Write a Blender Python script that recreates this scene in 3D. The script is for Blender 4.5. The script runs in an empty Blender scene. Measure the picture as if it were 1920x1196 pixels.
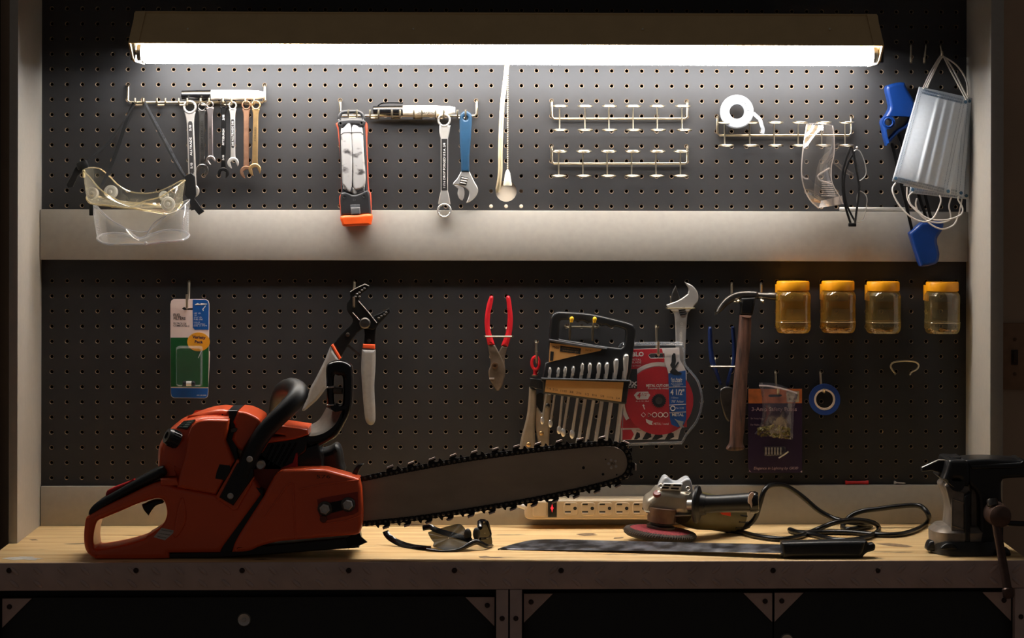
import bpy, bmesh, math, random
from mathutils import Vector, Matrix
random.seed(7)
S = bpy.context.scene
COL = S.collection
PI = math.pi
V = Vector

# ------------------------------------------------------------------ camera
D = 4.5                       # camera distance from the pegboard (m)
TH = math.radians(1.8)        # turned slightly to the right
RO = math.radians(0.115)
F = 5003.0                    # focal length in pixels of the 1920 frame
PPX = 927 + F * math.tan(TH); PPY = 324.0
EYE = 1.495
_F = V((math.sin(TH), math.cos(TH), 0)); _R0 = V((math.cos(TH), -math.sin(TH), 0)); _U0 = V((0, 0, 1))
_R = _R0 * math.cos(RO) + _U0 * math.sin(RO); _U = _U0 * math.cos(RO) - _R0 * math.sin(RO)
CAM = V((0, -D, EYE))

def ray(px, py): return _F + _R * ((px - PPX) / F) + _U * ((PPY - py) / F)
def P(px, py, d):             # point at distance d in front of the pegboard face (plane y = 0)
    r = ray(px, py); return CAM + r * ((D - d) / r.y)
def PZ(px, py, z):            # point on a level plane
    r = ray(px, py); return CAM + r * ((z - EYE) / r.z)
def M(d): return 1.0 / ((P(1000, 300, d) - P(999, 300, d)).x)   # pixels per metre at that distance
def mm(px, d=0.03): return px / M(d)

cam = bpy.data.cameras.new('camera'); co = bpy.data.objects.new('camera', cam); COL.objects.link(co)
co.matrix_world = Matrix(((_R.x, _U.x, -_F.x, CAM.x), (_R.y, _U.y, -_F.y, CAM.y), (_R.z, _U.z, -_F.z, CAM.z), (0, 0, 0, 1)))
cam.sensor_width = 36; cam.sensor_fit = 'HORIZONTAL'; cam.lens = F / 1920 * 36
cam.shift_x = (960 - PPX) / 1920; cam.shift_y = (PPY - 598) / 1920
cam.clip_start = .05; cam.clip_end = 60
S.camera = co

ZB = P(900, 984.5, 0.012).z        # bench top level
BD = -PZ(900, 1053, ZB).y          # bench depth

# ------------------------------------------------------------------ materials
def lin(c):
    c = c / 255.0
    return c / 12.92 if c <= .04045 else ((c + .055) / 1.055) ** 2.4
def C(r, g, b): return (lin(r), lin(g), lin(b), 1)
def sc(c, k): return (min(1, c[0] * k), min(1, c[1] * k), min(1, c[2] * k), 1)

def newmat(name):
    m = bpy.data.materials.new(name); m.use_nodes = True
    nt = m.node_tree; nt.nodes.clear()
    out = nt.nodes.new('ShaderNodeOutputMaterial')
    return m, nt, out
def noise_mix(nt, a, b, scale, detail=4, stretch=(1, 1, 1), lo=.3, hi=.7):
    tc = nt.nodes.new('ShaderNodeTexCoord'); mp = nt.nodes.new('ShaderNodeMapping')
    mp.inputs['Scale'].default_value = stretch
    n = nt.nodes.new('ShaderNodeTexNoise'); n.inputs['Scale'].default_value = scale; n.inputs['Detail'].default_value = detail
    r = nt.nodes.new('ShaderNodeValToRGB')
    r.color_ramp.elements[0].position = lo; r.color_ramp.elements[0].color = a
    r.color_ramp.elements[1].position = hi; r.color_ramp.elements[1].color = b
    nt.links.new(tc.outputs['Object'], mp.inputs['Vector']); nt.links.new(mp.outputs['Vector'], n.inputs['Vector'])
    nt.links.new(n.outputs['Fac'], r.inputs['Fac'])
    return r.outputs['Color'], n.outputs['Fac'], mp
def pbr(name, col, rough=.5, metal=0, var=.12, scale=60, bump=0, spec=.5, coat=0, stretch=(1, 1, 1), col2=None, lo=.3, hi=.7, emit=None, es=0):
    m, nt, out = newmat(name)
    b = nt.nodes.new('ShaderNodeBsdfPrincipled')
    c, f, mp = noise_mix(nt, sc(col, 1 - var), col2 or sc(col, 1 + var), scale, 4, stretch, lo, hi)
    nt.links.new(c, b.inputs['Base Color'])
    b.inputs['Roughness'].default_value = rough; b.inputs['Metallic'].default_value = metal
    b.inputs['Specular IOR Level'].default_value = spec; b.inputs['Coat Weight'].default_value = coat
    b.inputs['Coat Roughness'].default_value = .08
    if bump:
        bp = nt.nodes.new('ShaderNodeBump'); bp.inputs['Strength'].default_value = bump; bp.inputs['Distance'].default_value = .001
        nt.links.new(f, bp.inputs['Height']); nt.links.new(bp.outputs['Normal'], b.inputs['Normal'])
    if emit:
        b.inputs['Emission Color'].default_value = emit; b.inputs['Emission Strength'].default_value = es
    nt.links.new(b.outputs[0], out.inputs[0])
    return m
def thin(name, tint, body, bodyfac=.08, gl=.10, edge=.55, rough=.06):
    """thin clear sheet plastic: see-through, glossy, milkier at grazing angles"""
    m, nt, out = newmat(name)
    t = nt.nodes.new('ShaderNodeBsdfTransparent'); t.inputs[0].default_value = tint
    g = nt.nodes.new('ShaderNodeBsdfGlossy'); g.inputs['Color'].default_value = (1, 1, 1, 1); g.inputs['Roughness'].default_value = rough
    c, f, mp = noise_mix(nt, sc(body, .85), body, 40)
    df = nt.nodes.new('ShaderNodeBsdfDiffuse'); nt.links.new(c, df.inputs[0])
    tl = nt.nodes.new('ShaderNodeBsdfTranslucent'); nt.links.new(c, tl.inputs[0])
    ad = nt.nodes.new('ShaderNodeMixShader'); ad.inputs[0].default_value = .5
    nt.links.new(df.outputs[0], ad.inputs[1]); nt.links.new(tl.outputs[0], ad.inputs[2])
    lw = nt.nodes.new('ShaderNodeLayerWeight'); lw.inputs['Blend'].default_value = .35
    def rng(lo_, hi_):
        r = nt.nodes.new('ShaderNodeMapRange'); r.inputs['To Min'].default_value = lo_; r.inputs['To Max'].default_value = hi_
        nt.links.new(lw.outputs['Facing'], r.inputs['Value']); return r.outputs[0]
    m1 = nt.nodes.new('ShaderNodeMixShader'); nt.links.new(rng(bodyfac, edge), m1.inputs[0])
    nt.links.new(t.outputs[0], m1.inputs[1]); nt.links.new(ad.outputs[0], m1.inputs[2])
    m2 = nt.nodes.new('ShaderNodeMixShader'); nt.links.new(rng(gl, min(.9, gl * 4)), m2.inputs[0])
    nt.links.new(m1.outputs[0], m2.inputs[1]); nt.links.new(g.outputs[0], m2.inputs[2])
    nt.links.new(m2.outputs[0], out.inputs[0])
    return m
def emis(name, col, st):
    m, nt, out = newmat(name)
    e = nt.nodes.new('ShaderNodeEmission'); e.inputs[0].default_value = col; e.inputs[1].default_value = st
    nt.links.new(e.outputs[0], out.inputs[0]); return m

# ------------------------------------------------------------------ geometry (lists of points and faces)
def join(*gs):
    v, f = [], []
    for g in gs:
        o = len(v); v += g[0]; f += [tuple(i + o for i in q) for q in g[1]]
    return v, f
def Z(x0, y0, s):
    return lambda pts: [(x0 + p[0] / s, y0 + p[1] / s) + tuple(p[2:]) for p in pts]
def crom(pts, n=6, closed=True):
    """smooth curve through the points; a truthy extra value (plane outlines) marks a corner"""
    N = len(pts); out = []
    A = [V(p[:2]) if len(p) < 4 and not isinstance(p, Vector) else V(p) for p in pts]
    cor = [(not isinstance(p, Vector)) and len(p) > 2 and bool(p[2]) for p in pts]
    rngs = range(N) if closed else range(N - 1)
    for i in rngs:
        a, b = A[i], A[(i + 1) % N]
        pa = A[i - 1] if (closed or i > 0) else a; nb = A[(i + 2) % N] if (closed or i + 2 < N) else b
        ma = (b - a) if cor[i] else (b - pa) * .5
        mb = (b - a) if cor[(i + 1) % N] else (nb - a) * .5
        if cor[i] and cor[(i + 1) % N]: out.append(a); continue
        for k in range(n):
            t = k / n; t2 = t * t; t3 = t2 * t
            out.append(a * (2 * t3 - 3 * t2 + 1) + ma * (t3 - 2 * t2 + t) + b * (3 * t2 - 2 * t3) + mb * (t3 - t2))
    if not closed: out.append(A[-1])
    return out
def crom3(pts, n=6, closed=False): return crom([V(p) for p in pts], n, closed)

def curve_geo(cu, mat4):
    o = bpy.data.objects.new('tmp', cu)
    me = o.to_mesh()
    v = [mat4 @ p.co for p in me.vertices]; f = [tuple(p.vertices) for p in me.polygons]
    o.to_mesh_clear(); bpy.data.objects.remove(o); bpy.data.curves.remove(cu)
    return v, f
FR = Matrix(((1, 0, 0, 0), (0, 0, -1, 0), (0, 1, 0, 0), (0, 0, 0, 1)))   # drawing plane -> upright plane facing the room

def g_poly(loops, th, bevel=.0008, res=2):
    """upright plate from closed loops of (x, z); its own y runs -th/2 .. th/2"""
    cu = bpy.data.curves.new('c', 'CURVE'); cu.dimensions = '2D'; cu.fill_mode = 'BOTH'
    bevel = min(bevel, th * .49)
    cu.extrude = max(0, th / 2 - bevel); cu.bevel_depth = bevel; cu.bevel_resolution = res; cu.offset = -bevel
    for lp in loops:
        sp = cu.splines.new('POLY'); sp.points.add(len(lp) - 1); sp.use_cyclic_u = True
        for q, p in zip(sp.points, lp): q.co = (p[0], p[1], 0, 1)
    return curve_geo(cu, FR)
def mv(g, t): t = V(t); return [p + t for p in g[0]], g[1]
def xf(g, m): return [m @ p for p in g[0]], g[1]
def plate(pts, d, th, bevel=.0008, smooth=True, holes=(), n=5, hs=True, zmin=None, res=2):
    """plate whose outline is given in photo pixels at distance d (its front), thickness th back from there"""
    def lp(pp, s):
        pp = crom(pp, n) if s else [V(p[:2]) for p in pp]
        w = [P(p[0], p[1], d) for p in pp]
        return [(a.x, max(a.z, zmin) if zmin is not None else a.z) for a in w]
    g = g_poly([lp(pts, smooth)] + [lp(h, hs) for h in holes], th, bevel, res)
    return mv(g, (0, -(d - th / 2), 0))
def circ(x, y, r, n=20, ry=None): return [(x + r * math.cos(2 * PI * i / n), y + (ry or r) * math.sin(2 * PI * i / n)) for i in range(n)]
def rect(x0, y0, x1, y1): return [(x0, y0), (x1, y0), (x1, y1), (x0, y1)]
def rrect(x0, y0, x1, y1, r, n=4):
    o = []
    for cx, cy, a in ((x1 - r, y1 - r, 0), (x0 + r, y1 - r, 90), (x0 + r, y0 + r, 180), (x1 - r, y0 + r, 270)):
        for k in range(n + 1):
            t = math.radians(a + 90 * k / n); o.append((cx + r * math.cos(t), cy + r * math.sin(t)))
    return o
def g_tube(pts, r, seg=10, closed=False, n=0, flat=None, caps=True):
    """swept tube; r number or list; flat=(w,h,up) makes a ribbon"""
    pts = [V(p) for p in pts]
    if n:
        rs = r if isinstance(r, (list, tuple)) else None
        N0 = len(pts); pts = crom3(pts, n, closed)
        if rs: r = [rs[min(i // n, N0 - 1)] * (1 - (i % n) / n) + rs[min(i // n + 1, N0 - 1)] * ((i % n) / n) for i in range(len(pts))]
    N = len(pts); R = r if isinstance(r, (list, tuple)) else [r] * N
    T = []
    for i in range(N):
        a = pts[i - 1] if (i > 0 or closed) else pts[0]; b = pts[(i + 1) % N] if (i < N - 1 or closed) else pts[-1]
        t = (b - a); T.append(t.normalized() if t.length > 1e-9 else V((0, 0, 1)))
    u = T[0].cross(V((0, 1, 0))) if abs(T[0].y) < .9 else T[0].cross(V((0, 0, 1)))
    u.normalize(); v, f = [], []
    for i in range(N):
        if flat:
            u = flat[2] - T[i] * flat[2].dot(T[i]); u.normalize()
        else:
            u = u - T[i] * u.dot(T[i])
            if u.length < 1e-6: u = T[i].orthogonal()
            u.normalize()
        w = T[i].cross(u)
        for k in range(seg):
            a = 2 * PI * k / seg + (PI / seg if flat else 0)
            if flat: v.append(pts[i] + w * (flat[0] * math.cos(a)) + u * (flat[1] * math.sin(a)))
            else: v.append(pts[i] + (u * math.cos(a) + w * math.sin(a)) * R[i])
    for i in range(N if closed else N - 1):
        j = (i + 1) % N
        for k in range(seg):
            l = (k + 1) % seg
            f.append((i * seg + k, i * seg + l, j * seg + l, j * seg + k))
    if not closed and caps:
        f.append(tuple(range(seg - 1, -1, -1))); f.append(tuple((N - 1) * seg + k for k in range(seg)))
    return v, f
def wire(pp, r, seg=8, n=0, closed=False): return g_tube([P(*p) for p in pp], r, seg, closed, n)
def g_lathe(prof, o=(0, 0, 0), ax=(0, 0, 1), seg=28, close=False):
    """profile of (radius, height) around an axis"""
    ax = V(ax).normalized(); u = ax.orthogonal().normalized(); w = ax.cross(u); o = V(o); v, f = [], []
    for r, h in prof:
        for k in range(seg):
            a = 2 * PI * k / seg; v.append(o + ax * h + (u * math.cos(a) + w * math.sin(a)) * r)
    n = len(prof)
    for i in range(n if close else n - 1):
        for k in range(seg):
            l = (k + 1) % seg; j = (i + 1) % n
            f.append((i * seg + k, i * seg + l, j * seg + l, j * seg + k))
    if not close:
        if prof[0][0] > 1e-6: f.append(tuple(range(seg - 1, -1, -1)))
        if prof[-1][0] > 1e-6: f.append(tuple((n - 1) * seg + k for k in range(seg)))
    return v, f
def g_box(c, s, bevel=0, rot=None, seg=2):
    bm = bmesh.new(); bmesh.ops.create_cube(bm, size=1)
    for v in bm.verts: v.co = V((v.co.x * s[0], v.co.y * s[1], v.co.z * s[2]))
    if bevel: bmesh.ops.bevel(bm, geom=list(bm.edges), offset=min(bevel, min(s) * .45), segments=seg, affect='EDGES', profile=.5)
    bm.verts.index_update()
    g = [v.co.copy() for v in bm.verts], [tuple(v.index for v in q.verts) for q in bm.faces]; bm.free()
    if rot is not None: g = xf(g, rot)
    return mv(g, c)
def pbox(x0, y0, x1, y1, d, th, bevel=.0008, rot=None):
    a, b = P(x0, y0, d), P(x1, y1, d)
    return g_box(((a.x + b.x) / 2, -(d - th / 2), (a.z + b.z) / 2), (abs(b.x - a.x), th, abs(a.z - b.z)), bevel, rot)
def g_ball(c, r, seg=12, sq=(1, 1, 1)):
    pr = [(math.sin(PI * i / 8) * r, -math.cos(PI * i / 8) * r) for i in range(9)]
    pr[0] = (0, -r); pr[-1] = (0, r)
    g = g_lathe(pr, (0, 0, 0), (0, 0, 1), seg)
    return [V((p.x * sq[0], p.y * sq[1], p.z * sq[2])) + V(c) for p in g[0]], g[1]
def g_loft(rings, closed=True, caps=False):
    n = len(rings[0]); v = [V(p) for r in rings for p in r]; f = []
    for i in range(len(rings) - 1):
        for k in range(n if closed else n - 1):
            l = (k + 1) % n; f.append((i * n + k, i * n + l, (i + 1) * n + l, (i + 1) * n + k))
    if caps:
        f.append(tuple(range(n - 1, -1, -1))); f.append(tuple((len(rings) - 1) * n + k for k in range(n)))
    return v, f
def g_text(s, x, y, h, d, w=None, rot=0, shear=0, bold=0, align='CENTER', th=.00012):
    """lettering, centre (or left end) at photo pixel (x, y), h = letter height in pixels, lying on the plane at distance d"""
    cu = bpy.data.curves.new('t', 'FONT'); cu.body = s; cu.size = 1; cu.align_x = align; cu.align_y = 'CENTER'
    cu.shear = shear; cu.offset = bold; cu.resolution_u = 2
    g = curve_geo(cu, FR)
    if not g[0]: return g
    xs = [p.x for p in g[0]]; k = mm(h, d) / .7
    kx = (mm(w, d) / (max(xs) - min(xs))) if w else k
    o = P(x, y, d); R = Matrix.Rotation(math.radians(rot), 4, 'Y')
    v = [R @ V((p.x * kx, 0, p.z * k)) + V((o.x, -d - th, o.z)) for p in g[0]]
    return v, g[1]
def texts(items, d):
    return join(*[g_text(i[0], i[1], i[2], i[3], d, *(i[4:])) for i in items])

# ------------------------------------------------------------------ objects
OFF = {}
def obj(name, g, mat, parent=None, sharp=38, solid=0):
    me = bpy.data.meshes.new(name)
    if parent is None:
        lo = V((min(p.x for p in g[0]), min(p.y for p in g[0]), min(p.z for p in g[0])))
        hi = V((max(p.x for p in g[0]), max(p.y for p in g[0]), max(p.z for p in g[0])))
        off = V(((lo.x + hi.x) / 2, (lo.y + hi.y) / 2, lo.z))
    else: off = OFF[parent.name]
    me.from_pydata([p - off for p in g[0]], [], g[1]); me.update()
    bm = bmesh.new(); bm.from_mesh(me); bmesh.ops.recalc_face_normals(bm, faces=bm.faces); bm.to_mesh(me); bm.free()
    for p in me.polygons: p.use_smooth = True
    me.set_sharp_from_angle(angle=math.radians(sharp))
    me.materials.append(mat)
    o = bpy.data.objects.new(name, me); COL.objects.link(o)
    if parent is None: o.location = off
    else: o.parent = parent
    OFF[o.name] = off
    if solid:
        md = o.modifiers.new('thickness', 'SOLIDIFY'); md.thickness = solid; md.offset = 0
    return o
def tag(o, label, cat, group=None):
    o['label'] = label; o['category'] = cat
    if group: o['group'] = group
    return o
def thing(name, label, cat, loc, group=None):
    o = bpy.data.objects.new(name, None); COL.objects.link(o); o.empty_display_size = .02
    o.location = loc; OFF[o.name] = V(loc); return tag(o, label, cat, group)
def struct(o): o['kind'] = 'structure'; return o

# ------------------------------------------------------------------ palette
m_peg = pbr('charcoal_hardboard', C(45, 44, 45), .55, 0, .07, 25, .12, .35)
m_rim = pbr('raw_hardboard', C(120, 100, 79), .8, 0, .1)
m_grey = pbr('grey_painted_board', C(166, 161, 153), .45, 0, .04, 90, .12)
m_back = pbr('dark_backing', C(20, 18, 17), .9)
m_beige = pbr('beige_wall', C(205, 190, 170), .7, 0, .05, 30)
m_wall = pbr('brown_wall', C(190, 164, 140), .7, 0, .07, 12, .1)
m_floor = pbr('concrete_floor', C(190, 160, 132), .7, 0, .1, 6, .1)
m_shade = pbr('brown_enamel', C(206, 176, 126), .42, 0, .05, 30)
m_white = pbr('white_enamel', C(232, 226, 205), .4, 0, .03)
m_tube = emis('lit_fluorescent_tube', (.97, .985, 1.0, 1), 37.5)
m_blackp = pbr('black_plastic', C(22, 22, 23), .38, 0, .15, 90, .08)
m_blackg = pbr('glossy_black', C(14, 14, 15), .16, 0, .1)
m_rubber = pbr('black_rubber', C(16, 16, 17), .48, 0, .12, 120, .1)
m_cordb = pbr('black_cord', C(9, 9, 10), .28, 0, .1)
m_wire = pbr('zinc_wire', C(214, 202, 178), .3, 1, .06)
m_chrome = pbr('chrome', C(222, 218, 212), .29, .75, .05, 60)
m_satin = pbr('satin_chrome', C(200, 195, 190), .36, .75, .07, 70)
m_dkmetal = pbr('worn_dark_steel', C(96, 92, 88), .38, 1, .25, 50, .15)
m_blackst = pbr('black_oxide_steel', C(30, 29, 29), .35, .6, .2, 60, .1)
m_rust = pbr('rusty_steel', C(140, 104, 82), .5, .7, .25, 80, .2)
m_gold = pbr('brassy_steel', C(206, 170, 118), .35, .9, .15, 70, .15)
m_ink = pbr('black_ink', C(18, 18, 18), .6)
m_wink = pbr('white_ink', C(228, 224, 220), .6, 0, .03)
m_orange = pbr('orange_rubber', C(236, 88, 24), .45, 0, .05)
m_red = pbr('red_grip', C(206, 34, 44), .33, 0, .06)
m_clear = thin('clear_plastic', (.93, .93, .93, 1), C(225, 225, 225), .04, .06, .45)
m_yclear = thin('yellowed_clear_plastic', (.97, .95, .90, 1), C(228, 218, 188), .035, .07, .45)
# ------------------------------------------------------------------ room
def quad(a, b, c, d): return [V(a), V(b), V(c), V(d)], [(0, 1, 2, 3)]
struct(obj('wall_back', g_box((0, .065, 1.4), (9, .05, 2.8)), m_wall))
struct(obj('floor', g_box((0, -3.2, -.02), (9, 6.7, .04)), m_floor))
struct(obj('dark_panel_left', g_box((P(14, 600, 0).x - .62, .02, 1.4), (1.2, .04, 2.8)), pbr('dark_panel', C(24, 20, 18), .9)))  # added near-black box filling the strip left of the hutch
pl = thing('light_switch', 'brown wall plate with a rocker light switch beside the right side panel', 'light switch', P(1903, 730, -.03))
obj('cover_plate', pbox(1878, 606, 1954, 730, -.0335, .006, .002), pbr('switch_plate_brown', C(160, 122, 92), .5), pl)
sw = obj('rocker', join(pbox(1897, 656, 1909, 684, -.0305, .004, .0004), pbox(1900, 658, 1907, 680, -.027, .004, .001, Matrix.Rotation(.1, 4, 'X'))), pbr('switch_dark', C(60, 42, 30), .5), pl)
for yy in (636, 701):
    obj('screw', g_lathe([(.003, 0), (.003, .001), (0, .0016)], P(1903, yy, -.0335), (0, -1, 0), 12), pbr('screw_brown', C(110, 84, 60), .4, .5), pl)

# ------------------------------------------------------------------ hutch with pegboards
LX, RX = P(78, 700, 0).x, P(1811, 700, 0).x
hutch = thing('tool_hutch', 'grey wooden hutch with black pegboards between its sides, standing at the back of the bench', 'tool hutch', ((LX + RX) / 2, 0, ZB))
def pegboard(ref, i0, i1, j0, j1, ztop, zbot, skip=None):
    s = .0254; bm = bmesh.new(); n = 12
    def F_(vs, mi):
        try: bm.faces.new(vs).material_index = mi
        except ValueError: pass
    ca = [2 * PI * k / n for k in range(n)]
    for j in range(j0, j1 + 1):
        for i in range(i0, i1 + 1):
            if skip and skip[0] - 1 <= i <= skip[0] + 1 and skip[1] - 1 <= j <= skip[1] + 1: continue
            cx, cz = ref.x + i * s, ref.z - j * s
            crn = [bm.verts.new((cx + a * s / 2, 0, cz + b * s / 2)) for a, b in ((1, 1), (-1, 1), (-1, -1), (1, -1))]
            ring = [[bm.verts.new((cx + r * math.cos(a), y, cz + r * math.sin(a))) for a in ca] for r, y in ((.0037, 0), (.0029, .0007), (.0029, .006))]
            for q in range(4):
                k0 = (q * 3) ; k1 = k0 + 3
                for k in range(k0, k1): F_((crn[q], ring[0][(k + 1) % n], ring[0][k % n]), 0)
                F_((crn[q], crn[(q + 1) % 4], ring[0][k1 % n]), 0)
            for a, mi in ((0, 1), (1, 1)):
                for k in range(n):
                    l = (k + 1) % n; F_((ring[a][k], ring[a][l], ring[a + 1][l], ring[a + 1][k]), mi)
    if skip:
        cx, cz = ref.x + skip[0] * s, ref.z - skip[1] * s
        L = [[(cx + a * 1.5 * s, cz + b * 1.5 * s) for a, b in ((1, 1), (-1, 1), (-1, -1), (1, -1))], circ(cx, cz, .0178, 32)]
        L += [circ(cx + a * s, cz + b * s, .0031, 10) for a in (-1, 0, 1) for b in (-1, 0, 1) if a or b]
        g = mv(g_poly(L, .006, 0), (0, .003, 0)); vs = [bm.verts.new(p) for p in g[0]]
        for q in g[1]: F_([vs[x] for x in q], 0)
        for a in (-1, 0, 1):
            for b in (-1, 0, 1):
                if a or b:
                    rr = [[bm.verts.new((cx + a * s + r * math.cos(t), y, cz + b * s + r * math.sin(t))) for t in ca] for r, y in ((.0037, -.0001), (.0029, .0007), (.0029, .006))]
                    for u in (0, 1):
                        for k in range(n): F_((rr[u][k], rr[u][(k + 1) % n], rr[u + 1][(k + 1) % n], rr[u + 1][k]), 1)
    xa, xb = ref.x + (i0 - .5) * s, ref.x + (i1 + .5) * s; za, zb = ref.z - (j0 - .5) * s, ref.z - (j1 + .5) * s
    for x0, x1, z0, z1 in ((LX - .004, xa, zbot, ztop), (xb, RX + .006, zbot, ztop), (xa, xb, za, ztop), (xa, xb, zbot, zb)):
        if x1 - x0 > 1e-4 and z1 - z0 > 1e-4: F_([bm.verts.new((x, 0, z)) for x, z in ((x0, z0), (x1, z0), (x1, z1), (x0, z1))], 0)
    g = [v.co.copy() for v in bm.verts], None
    bm.normal_update()
    for q in bm.faces:
        pass
    me = bpy.data.meshes.new('pegboard_panel'); off = OFF[hutch.name]
    for v in bm.verts: v.co -= off
    bm.to_mesh(me); bm.free()
    me.materials.append(m_peg); me.materials.append(m_rim)
    o = bpy.data.objects.new('pegboard_panel', me); COL.objects.link(o); o.parent = hutch; OFF[o.name] = off
    return o
zr0, zr1 = P(945, 395, .020).z, P(945, 488.8, .020).z      # the rail between the boards
G0 = P(609.6, 131.3, 0); G1 = P(609.6, 555.2, 0)
pegboard(G0, -18, 42, -6, 11, P(900, -75, 0).z, zr1 - .012, (12, 8))['label'] = 'upper pegboard'
pegboard(G1, -18, 42, -1, 13, zr1 - .012, ZB)['label'] = 'lower pegboard'
obj('backing_board', g_box(((LX + RX) / 2, .027, 1.3), (RX - LX + .03, .012, .95)), m_back, hutch)
cx, cz = G0.x + 12 * .0254, G0.z - 8 * .0254
obj('cable_hole_backing', g_box((cx, .0085, cz - .008), (.078, .003, .062)), m_beige, hutch)
for i in (-1, 0, 1):
    obj('hole_plug', g_lathe([(.0031, 0), (.0031, .0022), (.0024, .0026), (0, .0026)], (cx + i * .0254, .002, cz - .0254), (0, -1, 0), 14), m_beige, hutch)
ztop = P(900, -75, 0).z
SD = .222
xl1, xl0 = P(77.5, 700, 0.0).x, P(16, 900, SD).x
xr1, xr0 = P(1811, 700, 0.0).x, P(1881, 700, SD).x
obj('side_panel', g_box(((xl0 + xl1) / 2, -(SD - .03) / 2, (ZB + ztop) / 2), (xl1 - xl0, SD + .03, ztop - ZB), .001), m_grey, hutch)
obj('side_panel', g_box(((xr0 + xr1) / 2, -(SD - .03) / 2, (ZB + ztop) / 2), (xr0 - xr1, SD + .03, ztop - ZB), .001), m_grey, hutch)
obj('middle_rail', g_box(((LX + RX) / 2, -.010, (zr0 + zr1) / 2), (RX - LX - .001, .020, zr0 - zr1), .0008, Matrix.Rotation(.0012, 4, 'Y')), m_grey, hutch)
zl = P(945, 910.5, .012).z
obj('lower_rail', g_box(((LX + RX) / 2, -.006, (zl + ZB) / 2), (RX - LX - .001, .012, zl - ZB - .0006), .0008), m_grey, hutch)

# ------------------------------------------------------------------ workbench
def woodmat():
    m, nt, out = newmat('worn_plywood')
    b = nt.nodes.new('ShaderNodeBsdfPrincipled'); b.inputs['Roughness'].default_value = .5
    c, f, mp = noise_mix(nt, C(214, 170, 110), C(244, 214, 160), 4, 8, (1.2, 12, 12), .3, .68)
    c2, f2, mp2 = noise_mix(nt, (0, 0, 0, 1), (1, 1, 1, 1), 7, 5, (1.2, 5.5, 5), .655, .70)      # dark knots and spills
    c3, f3, mp3 = noise_mix(nt, (0, 0, 0, 1), (1, 1, 1, 1), 3, 9, (1.6, 40, 40), .60, .72)       # grain lines
    mx = nt.nodes.new('ShaderNodeMix'); mx.data_type = 'RGBA'; mx.inputs[7].default_value = C(96, 74, 54)
    nt.links.new(c2, mx.inputs[0]); 
    mg = nt.nodes.new('ShaderNodeMix'); mg.data_type = 'RGBA'; mg.inputs[7].default_value = C(150, 108, 62)
    k = nt.nodes.new('ShaderNodeMath'); k.operation = 'MULTIPLY'; k.inputs[1].default_value = .55
    nt.links.new(c3, k.inputs[0]); nt.links.new(k.outputs[0], mg.inputs[0]); nt.links.new(c, mg.inputs[6])
    nt.links.new(mg.outputs[2], mx.inputs[6]); nt.links.new(mx.outputs[2], b.inputs['Base Color'])
    bp = nt.nodes.new('ShaderNodeBump'); bp.inputs['Strength'].default_value = .12; bp.inputs['Distance'].default_value = .001
    nt.links.new(f3, bp.inputs['Height']); nt.links.new(bp.outputs['Normal'], b.inputs['Normal'])
    nt.links.new(b.outputs[0], out.inputs[0]); return m
m_wood = woodmat()
m_steel = pbr('bare_tread_plate', C(190, 166, 158), .5, .15, .1, 30, .2)
m_cab = pbr('black_cabinet', C(20, 19, 18), .5, 0, .15)
BX0, BX1 = xl0, PZ(1882, 1021, ZB).x
BX1 = max(BX1, xr0)
za = P(950, 1104.5, BD).z
wt = thing('worktop', 'long plywood worktop with a bare tread-plate steel front edge, carrying the chainsaw', 'worktop', ((BX0 + BX1) / 2, -BD / 2, za))
obj('plywood_top', g_box(((BX0 + BX1) / 2, -(BD - .03) / 2, ZB - .014), (BX1 - BX0, BD + .026, .028), .0008), m_wood, wt)
loz = []
for r in range(2):
    n = 0
    x = BX0 + .012
    while x < BX1 - .01:
        z = ZB - (.0125 if r == 0 else .032); ang = (-.75 if (r == 0) else .7) * (1 if x > 0 or r else -1)
        g = g_ball((0, 0, 0), 1, 10)
        g = [V((p.x * .0095, p.y * .0021, p.z * .0032)) for p in g[0]], g[1]
        loz.append(mv(xf(g, Matrix.Rotation(ang, 4, 'Y')), (x, -BD - .0022, z))); x += .0355
ap = obj('tread_plate_edge', join(g_box(((BX0 + BX1) / 2, -BD - .0007, (ZB + za) / 2 + .0001), (BX1 - BX0, .003, ZB - za), .0006),
    g_box(((BX0 + BX1) / 2, -BD + .01, za + .001), (BX1 - BX0, .02, .002)), *loz), m_steel, wt)
sm_ = [PZ(x, y, ZB + .0004) for x, y in ((2, 1047), (18, 1044.5), (38, 1044), (34, 1043), (66, 1043.5), (60, 1045), (82, 1047), (70, 1048), (66, 1050.5), (44, 1048.5), (26, 1050), (14, 1048))]
obj('paint_smear', (sm_, [tuple(range(len(sm_)))]), pbr('white_paint_smear', C(206, 200, 190), .6, 0, .2, 80), wt)
for l_ in (((1080, 1001), (1100, 999), (1118, 999.5), (1112, 1001), (1122, 1003), (1096, 1005), (1086, 1003)), ((1152, 1008), (1170, 1006.5), (1168, 1008.5), (1150, 1010)), ((897, 1043), (912, 1042), (921, 1044), (908, 1046.5), (900, 1045.5)), ((1640, 1019), (1668, 1018), (1690, 1020), (1712, 1024), (1700, 1026), (1668, 1023)), ((54, 1011), (66, 1010.5), (72, 1012.5), (60, 1013))):
    q_ = [PZ(x, y, ZB + .0003) for x, y in l_]
    obj('stain', (q_, [tuple(range(len(q_)))]), pbr('dark_stain', C(138, 112, 84), .6, 0, .4, 160), wt)
m_bolt = pbr('dark_bolt', C(58, 44, 40), .4, .6)
for bx in (17, 255, 454, 654, 852, 1052, 1449.5, 1646):
    p = P(bx, 1069.5, BD + .002)
    obj('bolt', g_lathe([(.0042, 0), (.0042, .001), (.0034, .0026), (.0016, .0031), (.0013, .0022), (0, .0022)], p, (0, -1, 0), 14), m_bolt, wt)
DD = BD - .016
cabs = []
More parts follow.
